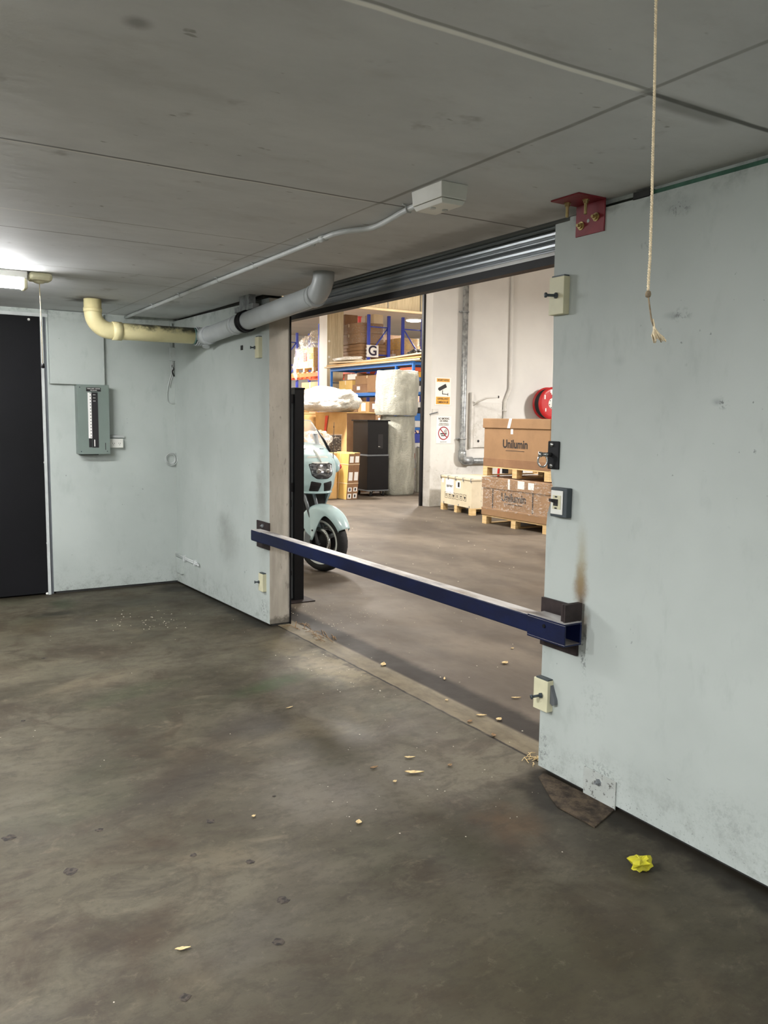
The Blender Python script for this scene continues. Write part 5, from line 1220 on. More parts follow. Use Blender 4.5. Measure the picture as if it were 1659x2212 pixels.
rack('pallet_rack', 11.93, 12.62, (18.5, 21.2, 23.9), LV, 'blue and orange pallet rack right of the one with the G sign', 'pallet racks of the warehouse', flip=True)
def letter_sign(x, z, ch, label, w=0.345, h=0.30):
    t = root('letter_sign', (x, 18.49, z - h / 2), label, 'sign', 'aisle letter signs')
    m = MB().box((x - w / 2, 18.475, z - h / 2), (x + w / 2, 18.485, z + h / 2)); m.build('board', 'paper', t, bevel=0.001)
    text(ch, t, (x, 18.473, z), RX, RZ, 0.34, 'navyink', bold=0.008, sx=1.05)
letter_sign(11.03, 3.235, 'G', 'white sign with a dark capital G on the rack upright')
letter_sign(12.74, 3.30, 'H', 'white sign with a dark letter at the right edge of the doorway view')
# goods on the rack G (level z=2.84)
GG = 'film-wrapped cartons on the G rack'
zl = 2.84
def stack(xa, xb, ya, yb, z0, n, h, mat, label, group):
    for k in range(n):
        j = 0.012 * math.sin(k * 2.3)
        t = cbox('flat_carton', xa + j, xb + j, ya + j, yb + j, z0 + k * h, z0 + (k + 1) * h - 0.004, mat, label[k] if isinstance(label, list) else label, group, tape=False)
        m = MB().box((xa + j + 0.15, ya + j - 0.003, z0 + k * h + h * 0.2), (xa + j + 0.3, ya + j, z0 + (k + 1) * h - h * 0.25)); m.build('label', 'paper', t)
ords = ['lowest', 'second', 'third', 'fourth', 'fifth', 'sixth', 'seventh', 'eighth']
stack(10.80, 11.55, 18.68, 19.9, zl, 7, 0.085, 'card', ['%s flat brown carton from below in the stack left of the G sign' % o_ for o_ in ords[:7]], 'flat cartons stacked left of the G sign')
cbox('carton', 10.80, 11.50, 18.72, 19.9, zl + 0.60, zl + 0.86, 'card', 'brown film-wrapped carton on top of the flat stack left of the G sign', GG, wrap=True)
cbox('carton', 10.80, 11.50, 18.72, 19.9, zl + 0.865, zl + 1.12, 'card', 'wrapped brown carton second from the top left of the G sign', GG, wrap=True)
cbox('carton', 10.82, 11.20, 19.55, 20.1, zl + 1.125, zl + 1.40, 'card_dk', 'small dark brown carton at the very top left by the column', None)
cbox('carton', 11.22, 11.50, 18.75, 19.2, zl + 1.125, zl + 1.36, 'card_pale', 'pale open carton on top of the stack above the G sign', None)
cbox('carton', 10.85, 11.5, 20.2, 21.1, zl, zl + 0.9, 'card_dk', 'dark brown carton deep in the first bay of the G rack', GG)
# second rack goods
GH = 'film-wrapped goods on the right rack'
cbox('carton', 11.98, 12.55, 18.65, 19.4, zl, zl + 0.50, 'card_lt', 'tan film-wrapped carton at the front of the right rack', GH, wrap=True, lab=(0.3, 0.7, 0.4, 0.8))
cbox('carton', 11.98, 12.55, 18.65, 19.4, zl + 0.505, zl + 0.80, 'card_yel', 'yellowish wrapped carton on the front carton of the right rack', GH, wrap=True)
cbox('carton', 11.98, 12.55, 19.5, 20.8, zl, zl + 0.95, 'card', 'tall brown wrapped carton further back on the right rack', GH, wrap=True)
t = root('red_post', (11.75, 20.5, 0), 'bright red upright post seen between the two blue racks', 'post')
m = MB().box((11.72, 20.4, 0), (11.80, 20.46, 4.32)); m.build('post', 'redstrap', t, bevel=0.004); m = MB().box((11.70, 20.38, 4.32), (11.82, 20.48, 4.335)); m.build('cap', 'redstrap', t)
cbox('carton', 11.62, 11.90, 21.2, 22.0, 0.0, 1.2, 'card_pale', 'pale carton standing on the floor between the racks', None)
cbox('wide_carton', 13.2, 14.6, 21.0, 22.5, 0.0, 3.1, 'card', 'tall block of wrapped cartons beyond the right rack', None, wrap=True, cat='carton')
cbox('wide_carton', 13.2, 14.5, 21.1, 22.4, 3.105, 3.7, 'card_lt', 'tan wrapped carton topping the tall block beyond the right rack', None, wrap=True)
# goods seen left of the column
t = pallet('pallet', 10.86, 11.60, 21.45, 22.70, 2.84, 0.13, 'timber pallet on the orange beams left of the column', None)
t = root('sack_pallet', (11.2, 22.05, 2.97), 'mound of yellow cartons under loose clear film on the left pallet', 'wrapped goods')
m = MB().box((10.88, 21.50, 2.97), (11.55, 22.60, 3.52)); m.mat(1).box((10.86, 21.9, 3.15), (10.885, 22.1, 3.40)); m.mat(2).box((10.86, 21.55, 3.2), (10.885, 21.72, 3.36)); m.build('cartons', ['card_yel', 'redstrap', 'signyel'], t, bevel=0.01)
m = MB(); c_ = Vector((11.2, 22.0, 3.5))
def fm(u, v):
    a = u * 2 * math.pi; b = v * math.pi / 2; d = Vector((math.cos(a) * math.cos(b), math.sin(a) * math.cos(b), math.sin(b)))
    n_ = 1 + 0.35 * mnoise.noise(d * 2.2) + 0.2 * mnoise.noise(d * 7)
    return c_ + Vector((d.x * 0.40, d.y * 0.62, d.z * 0.46)) * n_
m.grid(fm, 40, 16); m.build('film_heap', 'film_thick', t)
crinkle(10.84, 11.59, 21.46, 22.64, 2.96, 3.56, 50, 10, 0.03).build('stretch_film', 'film', t)
tail = [(10.83, 22.5, 3.3), (10.80, 22.55, 3.0), (10.79, 22.5, 2.8), (10.80, 22.45, 2.62)]
m = MB().tube(smooth(tail, 5), [0.06, 0.07, 0.06, 0.05, 0.06, 0.07, 0.05, 0.05, 0.04, 0.05, 0.06, 0.06, 0.05, 0.04, 0.03, 0.02], 10); m.build('film_tail', 'film_thick', t)
for k, (ya, yb, zb, mt, lb) in enumerate(((21.3, 22.4, 2.55, 'card', 'brown carton under the orange beam left of the column'), (22.5, 23.6, 2.40, 'card_yel', 'yellowish carton under the orange beam at far left'), (19.0, 21.0, 2.3, 'card', 'brown carton on the low level of the G rack'))):
    cbox('carton', 10.95, 11.5, ya, yb, 1.47, zb, mt, lb, None)
cbox('carton', 8.6, 9.3, 18.6, 20.0, 0.0, 1.98, 'card_lt', 'tall tan carton standing behind the white bags', None, lab=(0.4, 0.6, 0.8, 0.95))
cbox('carton', 7.4, 8.4, 19.0, 20.4, 0.0, 2.12, 'card_yel', 'tall yellow-tan carton at the far left of the doorway view', None)
o = lump('white_bag', (8.9, 19.4, 2.12), (0.35, 0.55, 0.16), 'bag', 'white plastic sheet heaped on the tall tan carton behind', 'bag', 12, amp=0.4)
cbox('carton', 8.30, 8.42, 17.2, 17.55, 0.0, 2.15, 'card_pale', 'narrow upright pale carton just left of the column', None)
# goods in the narrow strip right of the rolls
GS = 'coloured goods behind the rolls'
zz = 1.362
for k, (h, mt, lb) in enumerate(((0.14, 'paper', 'white tub behind the rolls at the right of the blue shelf'), (0.16, 'shelfblue', 'blue box behind the rolls at the right of the blue shelf'), (0.12, 'ink', 'dark tray behind the rolls at the right of the blue shelf'), (0.12, 'paper', 'white box on the dark tray behind the rolls'))):
    m = MB().box((9.85, 14.85, zz), (10.4, 15.35, zz + h - 0.003)); o = m.build('stock_box', mt, bevel=0.008); tag(o, lb, 'box', GS); zz += h
zz = 2.112
for k, (h, mt, lb) in enumerate(((0.13, 'paper', 'white box on the middle shelf right of the rolls'), (0.10, 'ink', 'black box on the middle shelf right of the rolls'), (0.08, 'shelfblue', 'blue box on the middle shelf right of the rolls'), (0.12, 'signyel', 'yellow box on the middle shelf right of the rolls'), (0.09, 'orange', 'orange box topping the stack right of the rolls'))):
    m = MB().box((9.85, 14.85, zz), (10.4, 15.35, zz + h - 0.003)); o = m.build('stock_box', mt, bevel=0.008); tag(o, lb, 'box', GS); zz += h
zz = 0.562
for k, (h, mt, lb) in enumerate(((0.25, 'orange', 'orange box low behind the slim roll'), (0.22, 'paper', 'white box low behind the slim roll'), (0.2, 'rackblue', 'violet-blue box low behind the slim roll'))):
    m = MB().box((9.85, 14.85, zz), (10.4, 15.35, zz + h - 0.003)); o = m.build('stock_box', mt, bevel=0.008); tag(o, lb, 'box', GS); zz += h
# thin ceiling pipe by the beam, and hanging sprinkler line
t = root('ceiling_pipe', (12, 16.55, 4.0), 'thin pale pipe hung under the tan concrete beam', 'pipe')
m = MB().tube([(9.1, 16.6, 4.02), (19.7, 16.6, 4.02)], 0.03, 10); m.build('pipe', 'card_pale', t)
m = MB()
for x in (9.4, 10.3, 11.2, 12.4, 13.6): m.box((x, 16.59, 4.02), (x + 0.012, 16.61, HW))
m.build('hanger', 'midgrey', t)

# ------------------------------------------------------------ motorcycle (x forward, y to its left, wheel contact at the origin)
bike = root('motorcycle', (3.87, 7.42, 0.0), 'pale blue fully faired touring motorcycle parked behind the gate post, front wheel turned', 'motorcycle', rz=math.radians(-92.4))
def bb(m, name, mat, parent=None, xf=None, **k):
    if xf:
        m.v = [xf @ p for p in m.v]
    else:
        m.v = [Vector((p.x - 0.17, p.y * 0.87, p.z + (0.02 if p.z > 0.5 else 0))) for p in m.v]
    return m.build(name, mat, parent or bike, local=True, **k)
ST = Matrix.Translation((-0.12, 0, 0)) @ Matrix.Rotation(math.radians(25), 4, 'Z') @ Matrix.Translation((0.12, 0, 0))
ST = Matrix.Rotation(math.radians(25), 4, 'Z')
Rt = 0.30
m = MB(); 
prof = []
for k in range(17):
    a = math.pi * (k / 16) ; prof.append((0.062 * math.cos(a) * -1, 0.245 + 0.055 * math.sin(a) ** 0.8))
prof = [(-0.05, 0.222)] + prof + [(0.05, 0.222)]
m.lathe((0, 0, Rt), (0, 1, 0), prof, 56); tyre = bb(m, 'front_tyre', 'rubber', xf=ST)
m = MB()
for k in range(28):
    a = 2 * math.pi * k / 28
    for s_ in (-1, 1):
        r1, r2 = 0.299, 0.283; a2 = a + 0.10
        p = [Vector((math.cos(q) * r, s_ * yy, Rt + math.sin(q) * r)) for q, r, yy in ((a, r1 + 0.0018, 0.008), (a + 0.025, r1 + 0.0018, 0.008), (a2 + 0.025, r2 + 0.004, 0.046), (a2, r2 + 0.004, 0.046))]
        m.prism(p, (0, s_ * 0.001, 0.0))
bb(m, 'tread_groove', 'ink', tyre, xf=ST)
m = MB().lathe((0, 0, Rt), (0, 1, 0), [(-0.052, 0.226), (-0.05, 0.205), (-0.03, 0.198), (0.03, 0.198), (0.05, 0.205), (0.052, 0.226), (0.048, 0.226), (0.028, 0.206), (-0.028, 0.206), (-0.048, 0.226), (-0.052, 0.226)], 56)
rim = bb(m, 'front_rim', 'bikewhite', xf=ST)
m = MB()
for k in range(3):
    a = 2 * math.pi * k / 3 + 0.5
    m.tube([(0.03 * math.cos(a), 0, Rt + 0.03 * math.sin(a)), (0.12 * math.cos(a + .1), 0, Rt + 0.12 * math.sin(a + .1)), (0.202 * math.cos(a), 0, Rt + 0.202 * math.sin(a))], [0.028, 0.022, 0.026], 10)
m.cyl((0, -0.05, Rt), (0, 0.05, Rt), 0.035, 20); bb(m, 'front_hub', 'bikegrey', xf=ST)
for s_ in (-1, 1):
    m = MB().lathe((0, s_ * 0.066, Rt), (0, s_, 0), [(0, 0.110), (0, 0.155), (0.005, 0.155), (0.005, 0.110), (0, 0.110)], 48)
    d_ = bb(m, 'brake_disc', 'chrome', xf=ST)
    m = MB()
    for k in range(36):
        a = 2 * math.pi * k / 36; r = 0.122 + 0.011 * (k % 3)
        m.lathe((r * math.cos(a), s_ * 0.0712, Rt + r * math.sin(a)), (0, s_, 0), [(0, 0.004), (0.0008, 0.004), (0.0008, 0)], 6, False)
    bb(m, 'disc_hole', 'ink', d_, xf=ST)
    m = MB().lathe((0, s_ * 0.062, Rt), (0, s_, 0), [(0, 0.03), (0.0, 0.112), (0.006, 0.112), (0.008, 0.03)], 30); bb(m, 'disc_carrier', 'blackmatte', d_, xf=ST)
    m = MB().hex8([Vector(p) for p in ((-0.17, s_ * 0.055, 0.28), (-0.10, s_ * 0.055, 0.24), (-0.10, s_ * 0.105, 0.24), (-0.17, s_ * 0.105, 0.28), (-0.15, s_ * 0.055, 0.40), (-0.07, s_ * 0.055, 0.36), (-0.07, s_ * 0.105, 0.36), (-0.15, s_ * 0.105, 0.40))]); bb(m, 'brake_caliper', 'bikegrey', xf=ST, bevel=0.008)
    m = MB().tube([(0.0, s_ * 0.072, 0.29), (-0.09, s_ * 0.072, 0.52)], 0.020, 14); m.tube([(-0.07, s_ * 0.072, 0.46), (-0.27, s_ * 0.072, 0.98)], 0.018, 14); bb(m, 'fork_leg', 'bikegrey', xf=ST)
# front mudguard with deep side covers
def fend(u, v):
    ang = math.radians(27 + 123 * u)                  # from front tip to the rear
    s = (v - 0.5) * 2                                  # -1..1 across
    rr = 0.338 + 0.045 * math.sin(math.pi * u) + 0.03 * max(0, 0.3 - u)
    hw = 0.082 + 0.028 * math.sin(math.pi * min(1, u * 1.5))
    if abs(s) < 0.55:
        q = abs(s) / 0.55; y = math.copysign(hw * math.sin(q * math.pi / 2), s); r = rr - 0.05 * (1 - math.cos(q * math.pi / 2))
        return Vector((math.cos(ang) * r, y, Rt + math.sin(ang) * r))
    q = (abs(s) - 0.55) / 0.45
    r0 = rr - 0.05; top = Vector((math.cos(ang) * r0, math.copysign(hw, s), Rt + math.sin(ang) * r0))
    dc = math.exp(-((ang - math.radians(106)) / math.radians(27)) ** 4)      # where the cover reaches the axle
    low = Vector((top.x * 0.38 - 0.03, math.copysign(hw + 0.020, s), Rt + 0.02))
    shal = top + Vector((0, 0, -0.012)) * (1 + 2 * u)
    return top.lerp(low * dc + shal * (1 - dc), q)
m = MB().grid(fend, 44, 30); bb(m, 'front_mudguard', 'bikeblue', xf=ST, solid=0.006)
m = MB().lathe((-0.03, -0.130, 0.425), (0, -1, 0), [(0, 0.010), (0.004, 0.009), (0.004, 0)], 12); bb(m, 'mudguard_bolt', 'ink', xf=ST)

# fairing shell
def lerp_tab(tab, z):
    for (a, va), (b, vb) in zip(tab, tab[1:]):
        if z <= b:
            q = max(0, (z - a) / (b - a)); q = q * q * (3 - 2 * q) * 0.5 + q * 0.5
            return [x + (y - x) * q for x, y in zip(va, vb)]
    return list(tab[-1][1])
FT = [(0.40, (0.00, 0.175)), (0.60, (0.04, 0.195)), (0.76, (0.11, 0.215)), (0.86, (0.15, 0.235)), (0.97, (0.165, 0.250)), (1.06, (0.13, 0.262)), (1.13, (0.05, 0.268)), (1.19, (-0.05, 0.262)), (1.25, (-0.19, 0.24))]
def fs(t, z, off=0.0):
    """t -1.5..1.5: around the nose and back along the flanks"""
    xf, hw = lerp_tab(FT, z); a = max(-1, min(1, t)) * math.pi / 2; ex = max(0, abs(t) - 1)
    n_ = Vector((math.cos(a), math.sin(a), 0)); dep = 0.24
    sx_ = math.sin(a)
    p = Vector((xf - dep * (1 - math.cos(a) ** 0.8), hw * sx_, z)) + n_ * off
    if ex: p.x -= ex * 1.25; p.y += math.copysign(0.04 * math.sin(ex * 6.0), t) * (0.6 + 0.4 * z)
    return p
NU = 60
m = MB().grid(lambda u, v: fs(-1.5 + 3 * u, 0.765 + (1.25 - 0.765) * v), 72, 26); shell = bb(m, 'front_fairing', 'bikeblue', solid=0.008)
for s_ in (-1, 1):
    def side(u, v, s_=s_):
        z = 0.30 + 0.47 * v; t0 = 0.66 + 0.16 * (1 - v) ** 1.0
        return fs(s_ * (t0 + (1.5 - t0) * u), z if z > 0.4 else 0.4) + Vector((0, 0, min(0, z - 0.4))) + Vector((-0.12 * (1 - v) * (1 - u), 0, 0))
    m = MB().grid(side, 24, 14); bb(m, 'side_fairing', 'bikeblue', solid=0.008)
m = MB().hex8([(-0.30, -0.17, 0.42), (-0.12, -0.16, 0.42), (-0.12, 0.16, 0.42), (-0.30, 0.17, 0.42), (-0.30, -0.18, 0.80), (-0.08, -0.17, 0.80), (-0.08, 0.17, 0.80), (-0.30, 0.18, 0.80)]); bb(m, 'radiator_cavity', 'ink')
# headlamp, lens outline a rounded trapezoid on the nose
def patch(m, tz, off, n=10, thick=0.006):
    """tz: outline in (t, z); fan grid projected on the nose"""
    dense = []
    for i in range(len(tz)):
        a, b = tz[i], tz[(i + 1) % len(tz)]; q = max(1, int(math.hypot((b[0] - a[0]) * 0.4, b[1] - a[1]) / 0.012))
        dense += [(a[0] + (b[0] - a[0]) * j / q, a[1] + (b[1] - a[1]) * j / q) for j in range(q)]
    tz = dense
    c = (sum(p[0] for p in tz) / len(tz), sum(p[1] for p in tz) / len(tz)); rings = []
    for k in range(n + 1):
        q = 1 - k / n; rings.append([fs(c[0] + (a - c[0]) * q, c[1] + (b - c[1]) * q, off if k else off * 0.7) for a, b in tz])
    N_ = len(tz); vs = [p for r in rings for p in r]; fsx = []
    for k in range(n):
        for j in range(N_): fsx.append((k * N_ + j, k * N_ + (j + 1) % N_, (k + 1) * N_ + (j + 1) % N_, (k + 1) * N_ + j))
    return m.add(vs, fsx, True)
def rounded(pts, r=0.25, n=5):
    out = []; N_ = len(pts)
    for i in range(N_):
        p0, p1, p2 = Vector(pts[i - 1]), Vector(pts[i]), Vector(pts[(i + 1) % N_])
        a = p1.lerp(p0, r); b = p1.lerp(p2, r)
        for j in range(n + 1):
            u = j / n; out.append(tuple((a * (1 - u) ** 2 + p1 * 2 * u * (1 - u) + b * u * u))[:2])
    return out
HL = rounded([Vector((-0.36, 1.068)), Vector((0.36, 1.068)), Vector((0.33, 0.955)), Vector((0.17, 0.918)), Vector((-0.17, 0.918)), Vector((-0.33, 0.955))], 0.22)
big = [(a * 1.07, 0.994 + (b - 0.994) * 1.08) for a, b in HL]
m = MB(); patch(m, big, 0.006); lamp = bb(m, 'headlamp_bezel', 'blackmatte')
m = MB(); patch(m, HL, 0.011); bb(m, 'headlamp', 'headlamp')
m = MB()
for t_, z_, r_ in ((-0.13, 0.99, 0.030), (0.14, 0.99, 0.026)):
    q = fs(t_, z_, 0.012); m.lathe(q, (1, t_ * 0.5, 0.0), [(0, r_), (0.003, r_ * 0.95), (0.004, r_ * 0.5), (0.006, 0)], 20)
bb(m, 'reflector', 'chrome', lamp)
for s_ in (-1, 1):
    m = MB(); patch(m, rounded([Vector((s_ * 0.03, 0.872)), Vector((s_ * 0.36, 0.892)), Vector((s_ * 0.42, 0.79)), Vector((s_ * 0.10, 0.785))], 0.12), 0.007); iv = bb(m, 'air_intake', 'ink')
    m = MB()
    for k in range(4):
        z_ = 0.80 + 0.021 * k; m.tube([fs(s_ * (0.11 - 0.015 * k), z_, 0.008), fs(s_ * 0.25, z_ + 0.004, 0.008), fs(s_ * (0.40 - 0.01 * k), z_ + 0.004, 0.008)], 0.0025, 6)
    bb(m, 'intake_louvre', 'primer', iv)
m = MB().tube([fs(-0.62 + 1.24 * k / 14, 0.772, 0.004) for k in range(15)], 0.011, 10); bb(m, 'chin_lip', 'bikeblue')
m = MB(); patch(m, [(0.34 * math.cos(a), 1.115 + 0.065 * math.sin(a)) for a in [2 * math.pi * k / 28 for k in range(28)]], 0.006); bb(m, 'nose_panel', 'bikewhite')
m = MB().tube([fs(0.0, 1.08, 0.010), fs(0.0, 1.12, 0.014), fs(0.0, 1.17, 0.016), fs(0, 1.20, 0.012)], [0.006, 0.014, 0.018, 0.012], 10); bb(m, 'nose_ridge', 'bikewhite')
m = MB()
for s_ in (-1, 1): m.tube([fs(s_ * 0.22, 1.205, 0.004), fs(s_ * 0.38, 1.203, 0.004)], 0.006, 8)
bb(m, 'vent_slot', 'ink')
# windscreen
def scr(u, v):
    a = (u - 0.5) * 2 * 1.15; hw = 0.235 - 0.045 * v * v; z = 1.19 + 0.31 * v
    return Vector((-0.02 - 0.33 * v - 0.16 * (1 - math.cos(a)) - 0.05, hw * math.sin(a) / math.sin(1.15), z - 0.03 * (1 - math.cos(a)) * v))
m = MB().grid(scr, 24, 14); ws = bb(m, 'windscreen', 'visor', solid=0.004)
m = MB().tube([scr(0, k / 10) for k in range(11)] + [scr(k / 16, 1) for k in range(1, 17)] + [scr(1, 1 - k / 10) for k in range(1, 11)], 0.0045, 8); bb(m, 'screen_edge', 'bikewhite', ws)
for s_ in (-1, 1):
    u = 0.0 if s_ < 0 else 1.0
    m = MB().tube([scr(u, 0.0) + Vector((0.03, s_ * 0.012, -0.01)), scr(u, 0.35) + Vector((0.015, s_ * 0.01, 0)), scr(u, 0.72) + Vector((0.005, s_ * 0.004, 0))], [0.016, 0.014, 0.005], 8); bb(m, 'screen_rubber', 'black')
    m = MB().hex8([(-0.24, s_ * 0.12, 1.20), (-0.20, s_ * 0.12, 1.20), (-0.20, s_ * 0.17, 1.20), (-0.24, s_ * 0.17, 1.20), (-0.30, s_ * 0.10, 1.36), (-0.25, s_ * 0.10, 1.36), (-0.25, s_ * 0.15, 1.36), (-0.30, s_ * 0.15, 1.36)]); bb(m, 'screen_mount', 'bikegrey', bevel=0.012)
    # mirror and indicator pod
    def pod(u, v, s_=s_):
        a = u * 2 * math.pi; b = (v - 0.5) * math.pi; d = Vector((math.cos(a) * math.cos(b), math.sin(a) * math.cos(b), math.sin(b)))
        return Vector((-0.22 + d.x * 0.15, s_ * (0.32 + d.y * 0.085), 1.055 + d.z * 0.09 - 0.05 * d.x))
    m = MB().grid(pod, 28, 16); pd = bb(m, 'mirror_pod', 'bikeblue')
    m = MB().grid(lambda u, v, s_=s_: Vector((-0.17 + 0.085 * math.cos(u * 6.283) * math.cos((v - .5) * 3.14), s_ * (0.355 + 0.060 * math.sin(u * 6.283) * math.cos((v - .5) * 3.14)), 1.015 + 0.04 * math.sin((v - .5) * 3.14))), 20, 10); bb(m, 'indicator_lens', 'redlens', pd)
m = MB().tube([(-0.10, 0.262, 1.00), (-0.12, 0.285, 1.06), (-0.20, 0.34, 1.48)], [0.014, 0.006, 0.0025], 8); m.lathe((-0.19, 0.332, 1.42), (0, 0, 1), [(0, 0), (0.002, 0.005), (0.02, 0.005), (0.022, 0)], 8); bb(m, 'antenna', 'ink')
# body behind
def loft(m, secs, n=20):
    """secs: (x, z_low, z_high, half width)"""
    def f(u, v):
        k = v * (len(secs) - 1); i = min(int(k), len(secs) - 2); q = k - i; s0, s1 = secs[i], secs[i + 1]
        x, zl_, zh, hw = (s0[j] + (s1[j] - s0[j]) * q for j in range(4)); a = u * 2 * math.pi
        e = lambda c: math.copysign(abs(c) ** 0.7, c)
        return Vector((x, hw * e(math.cos(a)), (zl_ + zh) / 2 + (zh - zl_) / 2 * e(math.sin(a))))
    m.grid(f, n, (len(secs) - 1) * 5)
    o = len(m.v); 
    return m
m = MB(); loft(m, [(-0.30, 0.82, 1.12, 0.10), (-0.45, 0.76, 1.15, 0.19), (-0.70, 0.74, 1.10, 0.19), (-0.88, 0.74, 0.92, 0.11)]); bb(m, 'fuel_tank', 'bikeblue')
m = MB(); loft(m, [(-0.80, 0.78, 0.90, 0.10), (-0.92, 0.76, 0.87, 0.16), (-1.20, 0.76, 0.88, 0.18), (-1.32, 0.80, 0.95, 0.17), (-1.60, 0.82, 0.96, 0.14), (-1.64, 0.85, 0.90, 0.08)]); bb(m, 'seat', 'seat')
m = MB(); loft(m, [(-1.20, 0.62, 0.80, 0.12), (-1.45, 0.62, 0.84, 0.15), (-1.78, 0.70, 0.88, 0.12), (-1.86, 0.74, 0.84, 0.06)]); bb(m, 'tail_fairing', 'bikeblue')
for s_ in (-1, 1):
    m = MB(); 
    def pan(u, v, s_=s_):
        a = u * 2 * math.pi; b = (v - 0.5) * math.pi; d = Vector((math.cos(a) * math.cos(b), math.sin(a) * math.cos(b), math.sin(b))); k = 5; e = (abs(d.x) ** k + abs(d.y) ** k + abs(d.z) ** k) ** (-1 / k)
        return Vector((-1.52 + d.x * e * 0.26, s_ * (0.31 + d.y * e * 0.12), 0.60 + d.z * e * 0.20))
    m.grid(pan, 28, 18); bb(m, 'pannier', 'bikewhite')
    m = MB().lathe((-0.55, s_ * 0.16, 0.40), (0, s_, 0), [(0, 0.09), (0.05, 0.10), (0.055, 0.085), (0.08, 0.10), (0.085, 0.085), (0.11, 0.10), (0.14, 0.09), (0.17, 0.06), (0.17, 0)], 20); bb(m, 'cylinder_head', 'bikegrey')
    m = MB().tube([(-0.5, s_ * 0.25, 0.33), (-0.62, s_ * 0.22, 0.22), (-1.0, s_ * 0.18, 0.2), (-1.25, s_ * 0.2, 0.28)], 0.02, 10); bb(m, 'exhaust_header', 'chrome')
    m = MB().tube([(-0.30, s_ * 0.10, 1.16), (-0.36, s_ * 0.22, 1.20), (-0.46, s_ * 0.34, 1.15)], [0.013, 0.013, 0.017], 10); bb(m, 'handlebar', 'black')
m = MB().hex8([(-0.35, -0.15, 0.24), (-0.95, -0.15, 0.22), (-0.95, 0.15, 0.22), (-0.35, 0.15, 0.24), (-0.35, -0.14, 0.74), (-0.95, -0.16, 0.76), (-0.95, 0.16, 0.76), (-0.35, 0.14, 0.74)]); bb(m, 'engine_block', 'bikegrey', bevel=0.03)
m = MB().lathe((-1.47, 0, 0.305), (0, 1, 0), [(-0.06, 0.222)] + [(-0.08 * math.cos(math.pi * k / 12), 0.245 + 0.060 * math.sin(math.pi * k / 12)) for k in range(13)] + [(0.06, 0.222)], 48); bb(m, 'rear_tyre', 'rubber')
m = MB().lathe((-1.47, 0, 0.305), (0, 1, 0), [(-0.06, 0.226), (-0.05, 0.20), (0.05, 0.20), (0.06, 0.226)], 40); m.cyl((-1.47, -0.08, 0.305), (-1.47, 0.08, 0.305), 0.07, 20)
for k in range(3):
    a = 2 * math.pi * k / 3; m.tube([(-1.47, 0, 0.305), (-1.47 + 0.2 * math.cos(a), 0, 0.305 + 0.2 * math.sin(a))], 0.026, 8)
bb(m, 'rear_wheel', 'bikewhite')
m = MB().tube([(-0.95, -0.10, 0.34), (-1.47, -0.11, 0.305)], 0.05, 14); m.lathe((-1.47, -0.07, 0.305), (0, -1, 0), [(0, 0.1), (0.05, 0.1), (0.08, 0.07), (0.08, 0)], 24); bb(m, 'swing_arm', 'bikegrey')
m = MB().tube([(-1.2, 0.20, 0.28), (-1.35, 0.22, 0.30), (-1.85, 0.24, 0.38)], [0.03, 0.055, 0.05], 18); bb(m, 'silencer', 'chrome')
m = MB().tube([(-0.95, -0.12, 0.25), (-1.05, -0.15, 0.0)], 0.014, 8); m.tube([(-0.95, 0.12, 0.25), (-1.05, 0.15, 0.0)], 0.014, 8); bb(m, 'centre_stand', 'black')
m = MB().box((-1.875, -0.09, 0.74), (-1.85, 0.09, 0.83)); bb(m, 'tail_lamp', 'redlens', bevel=0.01)

